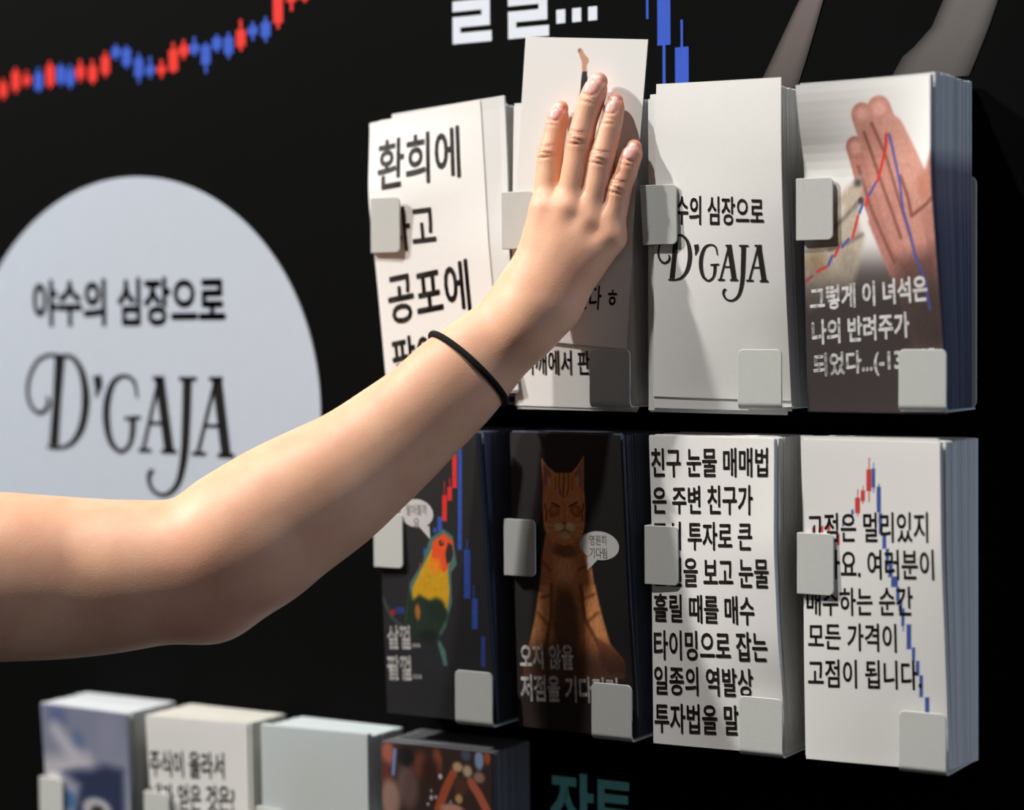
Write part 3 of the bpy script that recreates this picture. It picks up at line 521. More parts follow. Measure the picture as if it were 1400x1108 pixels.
WHITE_E = [(0, (216, 215, 213)), (1, (216, 215, 213))]
DARK_E = [(0, (70, 76, 92)), (1, (80, 86, 104))]
STACKS = {
(0,0): dict(pic=None, ink=M_INK, bold=.018, edge=WHITE_E, desc='white cards with large black Korean words', where='in the upper row, at its left end',
     extra=[(.0006,.0105,.0045,-2.0),(.0011,.0100,.0035,-2.3),(.0016,.0104,.004,-2.1)], pile_rot=.70, pile_dx=.0025),
(1,0): dict(pic=None, ink=M_INK, bold=.018, edge=WHITE_E, desc='white cards behind the raised card and the hand', where='in the upper row',
     extra=[(.0006,.001,-.002,.3),(.0012,.0015,.002,.5)], pile_rot=0),
(2,0): dict(pic=None, ink=M_INK, bold=.018, edge=WHITE_E, desc='white cards with a curly black logotype', where='in the upper row',
     extra=[(.0006,.000,-.007,.5),(.0012,-.0035,-.0085,.9),(.0018,-.003,-.0095,.6)], pile_rot=0),
(3,0): dict(pic='hand', ink=M_WINK, bold=.03, edge=[(0,(84,88,104)),(.56,(104,104,122)),(.6,(126,120,134)),(.765,(132,126,140)),(.785,(196,197,198)),(1,(202,203,203))], desc='cards with a photograph of a hand and a paw', where='at the right end of the upper row',
     extra=[], pile_rot=0),
(0,1): dict(pic='parrot', ink=M_GINK, bold=.03, edge=DARK_E, desc='dark cards with a colourful parrot', where='in the middle row below the forearm', extra=[], pile_rot=0),
(1,1): dict(pic='cat', ink=M_WINK, bold=.03, edge=DARK_E, desc='dark cards with a ginger cat', where='in the middle row', extra=[(.0014,.002,.001,.3)], pile_rot=0),
(2,1): dict(pic=None, ink=M_INK, bold=.02, edge=WHITE_E, desc='white cards filled with eight lines of black Korean text', where='in the middle row', extra=[], pile_rot=0),
(3,1): dict(pic='chart', ink=M_INK, bold=.018, edge=WHITE_E, desc='white cards with five text lines over a falling chart', fan=.0045, where='at the right end of the middle row', extra=[(.0006,-.0006,.002,.2)], pile_rot=0),
(-3,2): dict(pic='sky', ink=M_INK, bold=.0, edge=[(0,(110,116,128)),(.6,(140,146,154)),(.75,(176,179,183)),(1,(200,203,207))], desc='blue grey sky picture cards', where='at the left end of the bottom row', extra=[], pile_rot=0),
(-2,2): dict(pic=None, ink=M_INK, bold=.018, edge=[(0,(206,204,196)),(1,(206,204,196))], desc='white cards with a two line Korean question', where='in the bottom row', extra=[(.0006,.003,0,0)], pile_rot=0),
(-1,2): dict(pic='pale', ink=M_INK, bold=.0, edge=[(0,(150,158,160)),(1,(200,208,210))], desc='plain pale grey green cards', where='in the bottom row', extra=[], pile_rot=0),
(0,2): dict(pic='crowd', ink=M_INK, bold=.0, edge=[(0,(78,82,92)),(1,(104,104,108))], desc='cards with a dim photograph of a crowd', where='at the right end of the bottom row', extra=[], pile_rot=0),
}
FRONT_LABEL = {
(0,0): 'tilted white front card with large black Korean words in the first upper holder',
(1,0): 'white card with black text low down, directly behind the raised card',
(2,0): 'white front card with a curly black logotype under a small Korean line',
(3,0): 'front card with a photograph of an open hand meeting a furry paw',
(0,1): 'dark front card with a red, yellow and green parrot and a speech bubble',
(1,1): 'dark front card with a long ginger cat with closed eyes and a speech bubble',
(2,1): 'white front card filled with eight lines of bold black Korean text',
(3,1): 'white front card with five Korean text lines printed over a red and blue chart',
(-3,2): 'blue grey front card with a cloudy sky above a dark shape, bottom row',
(-2,2): 'white front card with a two line Korean question in the bottom row',
(-1,2): 'blank pale grey green front card in the bottom row',
(0,2): 'front card with a dim brown photograph of a crowd raising hands',
'raised': 'white raised card under the hand, with a bare foot and dark trouser leg',
}
BASE = {'hand': (233,231,228), 'chart': (231,229,226), 'parrot': (40,39,41), 'cat': (42,40,40), 'sky': (120,124,146), 'pale': (192,199,200), 'crowd': (58,42,38), 'leg': (231,229,226)}
BOX = {}

def edge_ink(edge, v):
    e = np.array([c for _, c in edge], float); p = [a for a, _ in edge]
    return lin(np.stack([np.interp(v, p, e[:, k]) for k in range(3)], -1))

def make_front(key, st):
    loc = base_of(key)
    v, f = card_mesh(key, 28, 48)
    dark = st['pic'] in ('parrot', 'cat', 'crowd')
    if key in ((3,0), (-3,2), (-1,2)):
        nn = len(v)//2; vv = np.tile(np.repeat(np.linspace(0, 1, 49), 29), 2)
        o = mkobj('card', v, f, M_EDGE, loc, smooth=True, ink=edge_ink(st['edge'], vv))
    else:
        o = mkobj('card', v, f, M_DARKP if dark else M_PAPER, loc, smooth=True)
    o.data.set_sharp_from_angle(angle=math.radians(40))
    tag(o, FRONT_LABEL[key], 'card', 'printed front cards')
    pic = st['pic']
    if pic:
        b = BOX.get(pic, (0.001, .999, 0.001, .999)); nx = int(150*(b[1]-b[0])); ny = int(330*(b[3]-b[2]))
        u, w = np.meshgrid(np.linspace(b[0], b[1], nx+1), np.linspace(b[2], b[3], ny+1)); u = u.ravel(); w = w.ravel()
        rgb = 1.0*paint(u*84.5, w*188, BASE[pic], PICS[pic])
        W = nx+1
        ff = [(j*W+i, j*W+i+1, (j+1)*W+i+1, (j+1)*W+i) for j in range(ny) for i in range(nx)]
        p = mkobj('picture', surf(key, u, w, back=-.0001), ff, M_PRINT, loc, o, ink=lin(rgb), smooth=True)
        p['label'] = {'hand': 'photograph of a raised palm, a paw and a chart line', 'chart': 'falling red and blue candlestick chart', 'parrot': 'picture of a parrot before a chart',
                      'cat': 'picture of a ginger cat', 'sky': 'picture of a cloudy sky', 'pale': 'pale grey green print', 'crowd': 'photograph of a crowd', 'leg': 'picture of a bare foot and dark trouser leg'}[pic]
    for tx in TEXTS.get(key, []):
        body, u0, u1, a0, a1, b0, b1 = tx
        if body == 'BUB':
            n = 40; vb = a0+.038; vt = (a1+b1)/2; cu = (u0+u1)/2; cv = (vb+vt)/2
            pts = [(cu+(u1-u0)/2*math.cos(2*math.pi*i/n), cv+(vt-vb)/2*math.sin(2*math.pi*i/n)) for i in range(n)]
            bub = on_card('speech_bubble', key, *flat_uv(pts), M_GINK if key == (0,1) else M_WINK, o, loc, .0003, .01, 'white speech bubble')
            s = 1 if key == (0,1) else -1; c0 = cu+s*.06*(u1-u0)/.33
            tail = [(c0-.05, vb+.008), (c0+.06, vb+.008), (c0+.005+s*.06, a0)]
            mk = on_card('bubble_tail', key, *flat_uv(tail), M_GINK if key == (0,1) else M_WINK, bub, loc, .0003, .01)
            continue
        small = body in ('영원히', '기다림', '팔아볼까', '요')
        v, f = logo_mesh() if body == 'LOGO' else text_mesh(body, .004 if small else st['bold'])
        u0 = max(u0, .012); uu = u0+(u1-u0)*v[:, 0]; lo = a0+(b0-a0)*v[:, 0]; hi = a1+(b1-a1)*v[:, 0]
        uv = np.stack([uu, lo+(hi-lo)*v[:, 1]], 1)
        on_card('logotype' if body == 'LOGO' else 'lettering', key, uv, f, (M_GREYT if small else st['ink']), o, loc, .00032 if small else .00022, .03)
    return o

def make_stack(key, st):
    make_front(key, st)
    rng = random.Random(str(key)); K = 10
    c = F[key]; pr = st['pile_rot']; pdx = st.get('pile_dx', 0)
    layers = list(st['extra'])
    back = layers[-1][0] if layers else 0.0
    while len(layers) < K:
        back += .00045
        if pr or key == (2,0):
            layers.append((back, None))
        else:
            layers.append((back, rng.uniform(-.0003, .0003), rng.uniform(-.0005, .0004), rng.uniform(-.15, .15)))
    for L in layers:
        if L[1] is None:
            kw = dict(back=L[0], flat_to=pr, dx=pdx+rng.uniform(-.0004, .0004), dz=rng.uniform(-.0006, .0004), drot=rng.uniform(-.2, .2))
        else:
            kw = dict(back=L[0], dx=L[1], dz=L[2], drot=L[3])
        v, f = card_mesh(key, 20, 24, **kw)
        vv = np.tile(np.repeat(np.linspace(0, 1, 25), 21), 2)
        o = mkobj('card', v, f, M_EDGE, base_of(key), smooth=False, ink=edge_ink(st['edge'], vv)*rng.uniform(.93, 1.0))
        tag(o, '%s, packed edge-on behind the front one' % st['desc'], 'card', 'cards packed behind the front card: %s' % st['desc'])
    # the rest of the pile, edge to edge
    N = 56; tmax = 1-(back+.0012)/.047; V = []; FF = []; C = []; nv = 14; NU = 12; W = NU+1
    for i in range(N):
        t0 = .035+(tmax-.035)*i/N; th = (tmax-.035)/N*.96
        jx, jz, jr = rng.gauss(0, .00018), rng.gauss(0, .0003), rng.gauss(0, .04)
        sh = rng.uniform(.92, 1.0)
        u, w = np.meshgrid(np.linspace(0, 1, NU+1), np.linspace(0, 1, nv+1)); u = u.ravel(); w = w.ravel()
        A = surf(key, u, w, scale=t0+th, flat_to=pr, dx=pdx+jx+st.get('fan', 0)*(1-t0), dz=jz, drot=jr); B = surf(key, u, w, scale=t0, flat_to=pr, dx=pdx+jx+st.get('fan', 0)*(1-t0), dz=jz, drot=jr)
        base = len(V); n = len(A)
        V += A.tolist()+B.tolist(); C += (edge_ink(st['edge'], np.concatenate([w, w]))*sh).tolist()
        for j in range(nv):
            for k in range(NU):
                a = base+j*W+k
                FF += [(a, a+1, a+W+1, a+W), (n+a, n+a+W, n+a+W+1, n+a+1)]
            a = base+j*W; FF += [(a, a+W, n+a+W, n+a), (a+NU, n+a+NU, n+a+NU+W, a+NU+W)]
        for k in range(NU):
            a = base+k; FF.append((a, n+a, n+a+1, a+1)); a = base+nv*W+k; FF.append((a, a+1, n+a+1, n+a))
    o = mkobj('card_pile', V, FF, M_EDGE, base_of(key), ink=np.array(C))
    tag(o, 'thick pile of %s' % st['desc'], 'pile of cards', kind='stuff')

HOLD = {(0,0): 'grey card holder holding the tilted cards with large black words', (1,0): 'grey card holder right behind the hand in the upper row', (2,0): 'grey card holder holding the cards with the curly logotype',
        (3,0): 'grey card holder holding the hand and paw cards', (0,1): 'grey card holder holding the parrot cards', (1,1): 'grey card holder holding the ginger cat cards',
        (2,1): 'grey card holder holding the cards with eight text lines', (3,1): 'grey card holder holding the cards with the falling chart',
        (-3,2): 'grey card holder holding the sky picture cards, bottom left', (-2,2): 'grey card holder holding the Korean question cards, bottom row', (-1,2): 'grey card holder holding the blank pale cards, bottom row', (0,2): 'grey card holder holding the crowd photograph cards, bottom row'}
for key, st in STACKS.items():
    make_holder(key[0], key[1], HOLD[key], twist=.004 if key == (2,0) else 0.0)
    make_stack(key, st)
make_front('raised', dict(pic='leg', ink=M_INK, bold=.018, edge=WHITE_E))

# ------------------------------------------------------------------ the arm and hand: one continuous surface
def catmull(P, m):
    P = np.array(P, float); q = np.vstack([2*P[0]-P[1], P, 2*P[-1]-P[-2]]); out = []
    for i in range(len(P)-1):
        for t in np.linspace(0, 1, m, endpoint=False):
            a, b, c, d = q[i], q[i+1], q[i+2], q[i+3]
            out.append(.5*((2*b)+(c-a)*t+(2*a-5*b+4*c-d)*t*t+(3*b-a-3*c+d)*t**3))
    out.append(P[-1]); return np.array(out)
class Chain:
    """smooth tapering limb with an elliptical section (ratio = depth / breadth, n = flattened direction)"""
    def __init__(s, pts, m, ratio, nrm):
        p = catmull(pts, m); s.p = p[:, :3].copy(); s.r = p[:, 3]
        k = np.linspace(0, 1, len(p)); s.ratio = np.interp(k, np.linspace(0, 1, len(ratio)), ratio)
        n = np.array(nrm, float); n = np.stack([np.interp(k, np.linspace(0, 1, len(n)), n[:, i]) for i in range(3)], 1)
        s.n = n/np.linalg.norm(n, axis=1)[:, None]
        s.t = np.gradient(s.p, axis=0); s.c2 = (s.p**2).sum(1)
    def sd(s, P):
        out = np.empty(len(P))
        for k in range(0, len(P), 60000):
            Q = P[k:k+60000]
            i = np.argmin(s.c2[None]-2*(Q@s.p.T), axis=1)
            t = s.t[i]; w = Q-s.p[i]
            f = np.clip(i+np.einsum('ij,ij->i', w, t)/np.einsum('ij,ij->i', t, t), 0, len(s.p)-1)
            j = np.minimum(f.astype(int), len(s.p)-2); f = (f-j)[:, None]
            w = Q-(s.p[j]*(1-f)+s.p[j+1]*f); n = s.n[j]*(1-f)+s.n[j+1]*f; f = f[:, 0]
            r = s.r[j]*(1-f)+s.r[j+1]*f; rt = s.ratio[j]*(1-f)+s.ratio[j+1]*f
            L2 = np.einsum('ij,ij->i', w, w); wn = np.einsum('ij,ij->i', w, n)
            rho = np.sqrt(np.maximum(L2-wn*wn, 0)+(wn/rt)**2)+1e-9
            d = np.sqrt(L2)*(1-r/rho); out[k:k+60000] = np.where(rho < .3*r, -r*rt*.7, d)
        return out
def smin(a, b, k):
    h = np.clip(.5+.5*(b-a)/k, 0, 1); return b*(1-h)+a*h-k*h*(1-h)

ARM = {
'upper': [(-0.26, -0.33, -0.1402, 0.0568), (-0.2109, -0.3, -0.1452, 0.0551), (-0.1751, -0.275, -0.1485, 0.0534), (-0.139, -0.25, -0.1505, 0.0518), (-0.1054, -0.222, -0.152, 0.0494), (-0.0732, -0.205, -0.1503, 0.0461), (-0.0401, -0.188, -0.1449, 0.0429)],
'fore': [(-0.0303, -0.186, -0.1432, 0.0432), (-0.0146, -0.172, -0.1312, 0.0465), (0.0051, -0.155, -0.1143, 0.0448), (0.0288, -0.138, -0.0967, 0.0413), (0.0452, -0.126, -0.0826, 0.0375), (0.0627, -0.114, -0.0657, 0.0346), (0.079, -0.105, -0.0499, 0.0321), (0.0945, -0.0965, -0.0331, 0.031), (0.1069, -0.089, -0.0198, 0.0283), (0.122, -0.0825, -0.0038, 0.0255), (0.1373, -0.0765, 0.014, 0.0254)],
'm_index': [(0.1348, -0.0775, 0.0153, 0.0129), (0.1394, -0.0735, 0.0429, 0.0125), (0.1448, -0.07, 0.0696, 0.0112)],
'm_middle': [(0.1425, -0.0775, 0.0161, 0.0138), (0.1512, -0.0735, 0.0427, 0.0133), (0.1598, -0.0695, 0.0682, 0.0106)],
'm_ring': [(0.1491, -0.0755, 0.016, 0.0142), (0.161, -0.071, 0.0416, 0.0129), (0.1723, -0.0665, 0.0609, 0.0097)],
'm_pinky': [(0.1534, -0.0715, 0.016, 0.0138), (0.1696, -0.0665, 0.038, 0.0124), (0.1834, -0.062, 0.0528, 0.0097)],
'index': [(0.1433, -0.0675, 0.0707, 0.0092), (0.1428, -0.0655, 0.0877, 0.009), (0.1428, -0.0625, 0.1053, 0.0081), (0.1436, -0.0602, 0.1148, 0.0074), (0.1444, -0.058, 0.1234, 0.007), (0.1453, -0.0563, 0.1307, 0.0065), (0.146, -0.0556, 0.1334, 0.0052)],
'middle': [(0.1584, -0.067, 0.0693, 0.0091), (0.1616, -0.066, 0.0914, 0.0087), (0.1647, -0.064, 0.113, 0.0082), (0.1667, -0.062, 0.1246, 0.0079), (0.1696, -0.0598, 0.1356, 0.0081), (0.1721, -0.0578, 0.1445, 0.0075), (0.173, -0.0566, 0.1479, 0.0061)],
'ring': [(0.1709, -0.064, 0.0624, 0.0086), (0.1748, -0.0635, 0.0812, 0.0083), (0.1787, -0.062, 0.101, 0.0081), (0.1808, -0.0602, 0.112, 0.0074), (0.1828, -0.0582, 0.1222, 0.0069), (0.1837, -0.056, 0.132, 0.0063), (0.1837, -0.055, 0.1356, 0.0051)],
'pinky': [(0.1818, -0.06, 0.0547, 0.0084), (0.1854, -0.06, 0.0687, 0.0081), (0.1891, -0.0592, 0.0835, 0.0074), (0.1918, -0.0582, 0.0905, 0.007), (0.1941, -0.0572, 0.0975, 0.0067), (0.196, -0.056, 0.1041, 0.0063), (0.1966, -0.0553, 0.1072, 0.005)],
'thumb': [(0.1303, -0.07, 0.0186, 0.0108), (0.1295, -0.063, 0.0367, 0.009), (0.1343, -0.0585, 0.0502, 0.0075), (0.1433, -0.056, 0.0604, 0.0068), (0.1511, -0.055, 0.0665, 0.0054)],
}
WEBS = [(0.1492, -0.066, 0.0759, 0.0054), (0.1635, -0.066, 0.0736, 0.0053), (0.177, -0.063, 0.0653, 0.0049)]
CV = (.50, -.86, 0); HN = (.16, -.97, .16)
CH_ARM = Chain(ARM['upper']+ARM['fore'][1:], 12, [.97, .97, .97, .97, .96, .95, .95, .95, .94, .93, .90, .86, .82, .78, .72, .66, .60, .55],
               [CV]*14+[(.45, -.88, .03), (.36, -.92, .08), (.26, -.95, .12), HN])
CH_M = [Chain(ARM[k], 12, [1.05, 1.05], [HN, HN]) for k in ('m_index', 'm_middle', 'm_ring', 'm_pinky')]
FN = [(-.12, -.98, .15), (.0, -.98, .15), (.05, -.98, .15), (.12, -.98, .12)]
CH_F = [Chain(ARM[k], 9, [1, .95, .95, .92, .9, .88, .8], [n, n]) for k, n in zip(('index', 'middle', 'ring', 'pinky'), FN)]
CH_T = Chain(ARM['thumb'], 9, [1, .9], [HN, HN])
FINGERS = []
for k, n in zip(('index', 'middle', 'ring', 'pinky'), FN):
    p = np.array(ARM[k]); FINGERS.append(dict(pip=p[2, :3], dip=p[4, :3], tip=p[6, :3], rp=p[2, 3], rd=p[4, 3], rt=p[5, 3], n=np.array(n)/np.linalg.norm(n), a1=p[3, :3]-p[1, :3], a2=p[5, :3]-p[3, :3]))
for fi in FINGERS:
    fi['a1'] = fi['a1']/np.linalg.norm(fi['a1']); fi['a2'] = (fi['tip']-fi['dip'])/np.linalg.norm(fi['tip']-fi['dip'])

def nail_coords(fi, P):
    a = fi['a2']; n = fi['n']-a*(fi['n']@a); n = n/np.linalg.norm(n); b = np.cross(a, n)
    q = P-(fi['tip']-a*.0030)
    s, t, h = q@a, q@b, q@n
    hl, hw = fi['rt']*.92, fi['rt']*.70
    e = (np.abs((s+.0005)/hl)**3+np.abs(t/hw)**3.2)**(1/3.1)
    return e, s, t, h, hl
def creases(P, d):
    for fi in FINGERS:
        for c, a, r, offs, amp in ((fi['pip'], fi['a1'], fi['rp'], (-.0036, -.0013, .0013, .0038), .00085), (fi['dip'], fi['a2'], fi['rd'], (-.0015, .0012), .00065)):
            q = P-c; m = np.einsum('ij,ij->i', q, q) < (.016)**2
            if not m.any(): continue
            qq = q[m]; s = qq@a; n = fi['n']-a*(fi['n']@a); n = n/np.linalg.norm(n); h = qq@n; b = qq@np.cross(a, n)
            dors = np.clip(h/(.5*r), 0, 1); w = np.exp(-(b/(.72*r))**4)
            g = 0
            for k, o in enumerate(offs):
                so = s-o-.0006*np.cos(b/r*2.4+k)*(1 if k % 2 else -1)
                g = g+np.exp(-(so/.00065)**2)
            bump = np.exp(-(s/.0052)**2-(b/(.7*r))**2)
            d[m] += amp*g*w*dors-(.0014 if amp > .0007 else .0006)*bump*dors
        e, s, t, h, hl = nail_coords(fi, P)
        m = (e < 1.7) & (h > 0) & (h < .02)
        g = np.exp(-((e[m]-1.03)/.10)**2)*np.where(s[m] > .75*hl, .3, 1)
        d[m] += .00060*g-.00020*np.clip((1-e[m])*6, 0, 1)
    return d
DIMPLES = [((0.1695, -0.083, 0.0656), 0.0048, 0.0026), ((0.1804, -0.0785, 0.0576), 0.0046, 0.0026), ((0.1889, -0.074, 0.047), 0.004, 0.001)]
def sdf(P):
    P = np.asarray(P, float)
    d = CH_ARM.sd(P)
    d = smin(d, np.linalg.norm(P-np.array((-0.0341, -0.172, -0.1724)), axis=1)-0.0153, .030)   # point of the elbow
    near = np.einsum('ij,ij->i', P-np.array((.165, -.07, .07)), P-np.array((.165, -.07, .07))) < .115**2
    if near.any():
        Q = P[near]
        m = CH_M[0].sd(Q)
        for c in CH_M[1:]: m = smin(m, c.sd(Q), .009)
        for w in WEBS:
            m = smin(m, np.linalg.norm((Q-np.array(w[:3]))*np.array((1, 1.3, 1)), axis=1)-w[3], .007)
        m = smin(m, CH_T.sd(Q), .008)
        for c, r, amp in DIMPLES:
            m = m+amp*np.exp(-((Q-np.array(c))**2).sum(1)/(r*r*2))
        dd = smin(d[near], m, .016)
        f = CH_F[0].sd(Q)
        for c in CH_F[1:]: f = smin(f, c.sd(Q), .0012)
        dd = smin(dd, f, .0065)
        # heel of the hand on the ulnar side
        dd = smin(dd, np.linalg.norm(Q-np.array((0.1352, -0.082, -0.0025)), axis=1)-0.0116, .020)
        d[near] = creases(Q, dd)
    return d

def surface_nets(h):
    pts = np.vstack([np.array(v) for v in ARM.values()])
    lo = (pts[:, :3]-pts[:, 3:]).min(0)-.012; hi = (pts[:, :3]+pts[:, 3:]).max(0)+.012
    B = 8; nb = np.ceil((hi-lo)/(h*B)).astype(int)
    g = np.stack(np.meshgrid(*[np.arange(n) for n in nb], indexing='ij'), -1).reshape(-1, 3)
    dc = sdf(lo+(g+.5)*h*B)
    g = g[np.abs(dc) < h*B*1.35]
    off = np.stack(np.meshgrid(*[np.arange(B+2)]*3, indexing='ij'), -1).reshape(-1, 3)
    NX, NY = (nb[0]+2)*B, (nb[1]+2)*B
    keys = []; vp = []; edges = []
    R = B+1
    corners = [(a, b, c) for a in (0, 1) for b in (0, 1) for c in (0, 1)]
    for s in range(0, len(g), 300):
        gb = g[s:s+300]
        I = gb[:, None, :]*B+off[None]
        D = sdf((lo+I*h).reshape(-1, 3)).reshape(len(gb), B+2, B+2, B+2)
        # vertices for the cells of the block
        acc = np.zeros((len(gb), B, B, B, 3)); cnt = np.zeros((len(gb), B, B, B))
        for a in corners:
            for ax in range(3):
                if a[ax]: continue
                b = list(a); b[ax] = 1
                da = D[:, a[0]:a[0]+B, a[1]:a[1]+B, a[2]:a[2]+B]; db = D[:, b[0]:b[0]+B, b[1]:b[1]+B, b[2]:b[2]+B]
                m = (da < 0) != (db < 0); t = np.where(m, da/np.where(m, da-db, 1), 0)
                cnt += m
                for k in range(3): acc[..., k] += m*(a[k]+(t if k == ax else 0))
        w = np.argwhere(cnt > 0)
        p = acc[cnt > 0]/cnt[cnt > 0][:, None]
        ijk = gb[w[:, 0]]*B+w[:, 1:]
        keys.append(ijk[:, 0]+NX*(ijk[:, 1]+NY*ijk[:, 2])); vp.append(lo+(ijk+p)*h)
        for ax in range(3):
            da = D[:, :B, :B, :B]; sl = [slice(0, B)]*3; sl[ax] = slice(1, B+1); db = D[(slice(None),)+tuple(sl)]
            for sign, m in ((1, (da < 0) & (db >= 0)), (-1, (da >= 0) & (db < 0))):
                w = np.argwhere(m)
                if len(w): edges.append((ax, sign, gb[w[:, 0]]*B+w[:, 1:]))
    keys = np.concatenate(keys); vp = np.concatenate(vp); order = np.argsort(keys); keys = keys[order]; vp = vp[order]
    st = np.array([1, NX, NX*NY]); quads = []
    for ax, sign, ijk in edges:
        k0 = ijk@st; u, v = st[(ax+1) % 3], st[(ax+2) % 3]
        q = np.stack([k0, k0-u, k0-u-v, k0-v], 1)
        if sign < 0: q = q[:, ::-1]
        idx = np.clip(np.searchsorted(keys, q), 0, len(keys)-1)
        quads.append(idx[(keys[idx] == q).all(1)])
    return vp, np.concatenate(quads)

vp, quads = surface_nets(.0009)
# skin colour traits of the hand itself: redder knuckles and finger ends, pink nails
red = np.zeros(len(vp)); nail = np.zeros(len(vp)); tipw = np.zeros(len(vp))
for fi in FINGERS:
    for c, s, amp in ((fi['pip'], .007, .45), (fi['dip'], .005, .35), (fi['tip'], .009, .75)):
        red = np.maximum(red, amp*np.exp(-((vp-c)**2).sum(1)/(2*s*s)))
    e, s, t, h, hl = nail_coords(fi, vp)
    k = np.clip((1.0-e)*9, 0, 1)*(h > .0005)*(h < .02); nail = np.maximum(nail, k)
    tipw = np.maximum(tipw, k*np.clip((s-.62*hl)/.0008, 0, 1))
for c in [np.array(ARM[k][-1][:3])+np.array((0, -.009, 0)) for k in ('m_index', 'm_middle', 'm_ring', 'm_pinky')]:
    red = np.maximum(red, .12*np.exp(-((vp-np.array(c))**2).sum(1)/(2*.009**2)))
red = np.maximum(red, .35*np.exp(-((vp-np.array((.178, -.085, .03)))**2).sum(1)/(2*.012**2)))
red = np.maximum(red, .55*np.exp(-((vp-np.array((-.02, -.19, -.18)))**2).sum(1)/(2*.03**2)))

m_, N, L, P = nodes_of('skin')
tc = N.new('ShaderNodeTexCoord')
def attr(n):
    a = N.new('ShaderNodeAttribute'); a.attribute_name = n; return a
def mixc(fac, a, b):
    x = N.new('ShaderNodeMix'); x.data_type = 'RGBA'
    L.new(fac, x.inputs['Factor'])
    for s, c in ((x.inputs[6], a), (x.inputs[7], b)):
        if isinstance(c, tuple): s.default_value = tuple(lin(c))+(1,)
        else: L.new(c, s)
    return x.outputs[2]
n1 = N.new('ShaderNodeTexNoise'); n1.inputs['Scale'].default_value = 45; n1.inputs['Detail'].default_value = 5
L.new(tc.outputs['Object'], n1.inputs['Vector'])
rp = N.new('ShaderNodeValToRGB'); rp.color_ramp.elements[0].position = .35; rp.color_ramp.elements[1].position = .7
L.new(n1.outputs['Fac'], rp.inputs['Fac'])
c = mixc(rp.outputs['Color'], (228, 178, 146), (221, 165, 134))
c = mixc(attr('red').outputs['Fac'], c, (222, 138, 118))
c = mixc(attr('nail').outputs['Fac'], c, (234, 176, 166))
c = mixc(attr('nail_tip').outputs['Fac'], c, (244, 222, 208))
L.new(c, P.inputs['Base Color'])
P.inputs['Subsurface Weight'].default_value = .35
P.inputs['Subsurface Radius'].default_value = (1.0, .36, .2)
P.inputs['Subsurface Scale'].default_value = .004
mr = N.new('ShaderNodeMapRange'); L.new(attr('nail').outputs['Fac'], mr.inputs['Value'])
mr.inputs['To Min'].default_value = .5; mr.inputs['To Max'].default_value = .28
L.new(mr.outputs['Result'], P.inputs['Roughness'])
P.inputs['Specular IOR Level'].default_value = .35
n2 = N.new('ShaderNodeTexVoronoi'); n2.inputs['Scale'].default_value = 900
L.new(tc.outputs['Object'], n2.inputs['Vector'])
bp = N.new('ShaderNodeBump'); bp.inputs['Strength'].default_value = .10; bp.inputs['Distance'].default_value = .0006
mr2 = N.new('ShaderNodeMapRange'); L.new(attr('nail').outputs['Fac'], mr2.inputs['Value'])
mr2.inputs['To Min'].default_value = .10; mr2.inputs['To Max'].default_value = 0.0
L.new(mr2.outputs['Result'], bp.inputs['Strength'])
L.new(n2.outputs['Distance'], bp.inputs['Height']); L.new(bp.outputs['Normal'], P.inputs['Normal'])

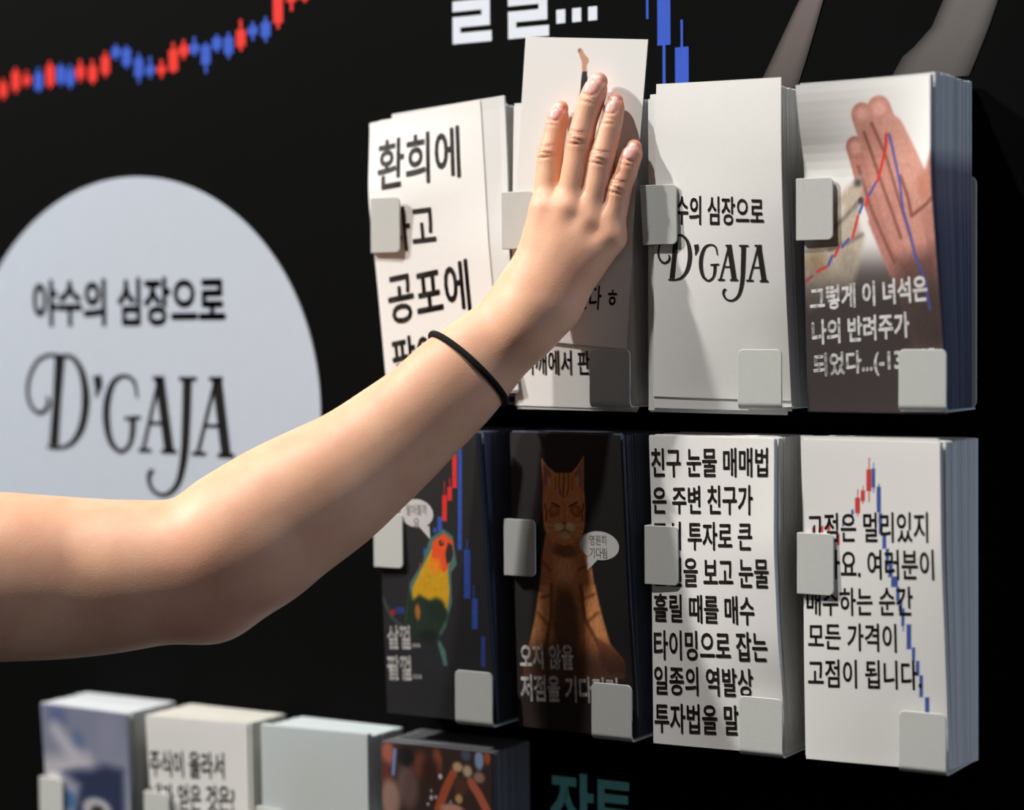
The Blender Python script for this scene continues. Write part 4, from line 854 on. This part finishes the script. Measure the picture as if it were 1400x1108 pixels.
loc = np.array((-.03, -.19, -.15))
me = bpy.data.meshes.new('person')
me.vertices.add(len(vp)); me.vertices.foreach_set('co', (vp-loc).astype(np.float32).ravel())
me.loops.add(quads.size); me.loops.foreach_set('vertex_index', quads.astype(np.int32).ravel())
me.polygons.add(len(quads)); me.polygons.foreach_set('loop_start', np.arange(0, quads.size, 4, dtype=np.int32))
me.polygons.foreach_set('use_smooth', [True]*len(quads))
me.update(calc_edges=True); me.validate()
for nm, arr in (('red', red), ('nail', nail), ('nail_tip', tipw)):
    at = me.attributes.new(nm, 'FLOAT', 'POINT'); at.data.foreach_set('value', arr.astype(np.float32))
me.materials.append(m_)
person = bpy.data.objects.new('person', me); COL.objects.link(person); person.location = loc
sm = person.modifiers.new('smooth', 'SMOOTH'); sm.factor = .4; sm.iterations = 1
vg = person.vertex_groups.new(name='forearm')
far = np.linalg.norm(vp-np.array((.165, -.07, .07)), axis=1)
for lo_, hi_, wgt in ((.088, .10, .4), (.10, .115, .7), (.115, 9, 1.0)):
    vg.add([int(i) for i in np.nonzero((far >= lo_) & (far < hi_))[0]], wgt, 'REPLACE')
sm2 = person.modifiers.new('smooth_arm', 'SMOOTH'); sm2.factor = .5; sm2.iterations = 60; sm2.vertex_group = 'forearm'
tag(person, "person's bare right arm reaching in from the left, hand pressing the raised card", 'person')

# black elastic hair tie round the wrist
p1, p2, p3 = (np.array(p) for p in ((0.0778, -0.1, -0.0048), (0.1245, -0.089, -0.0438), (0.12, -0.115, -0.0189)))
cen = (p1+p2)/2
e1 = (p2-p1)/np.linalg.norm(p2-p1); e2 = p3-cen; e2 = e2-e1*(e2@e1); e2 /= np.linalg.norm(e2); e3 = np.cross(e1, e2)
n = 96; ang = np.linspace(0, 2*np.pi, n, endpoint=False)
dirs = np.cos(ang)[:, None]*e1+np.sin(ang)[:, None]*e2
lo_, hi_ = np.full(n, .004), np.full(n, .06)
for _ in range(30):
    mid = (lo_+hi_)/2; s = sdf(cen+dirs*mid[:, None]) < 0
    lo_ = np.where(s, mid, lo_); hi_ = np.where(s, hi_, mid)
rad = hi_+.0012
V = []; FF = []; m = 12; tr = .0021
for i in range(n):
    cpt = cen+dirs[i]*rad[i]
    for j in range(m):
        b = 2*np.pi*j/m
        V.append(cpt+dirs[i]*tr*np.cos(b)+e3*tr*np.sin(b))
for i in range(n):
    for j in range(m):
        FF.append((i*m+j, ((i+1) % n)*m+j, ((i+1) % n)*m+(j+1) % m, i*m+(j+1) % m))
o = mkobj('hair_tie', V, FF, M_BAND, loc, person, smooth=True); fix_normals(o)
tag(o, 'black elastic hair tie round the wrist')
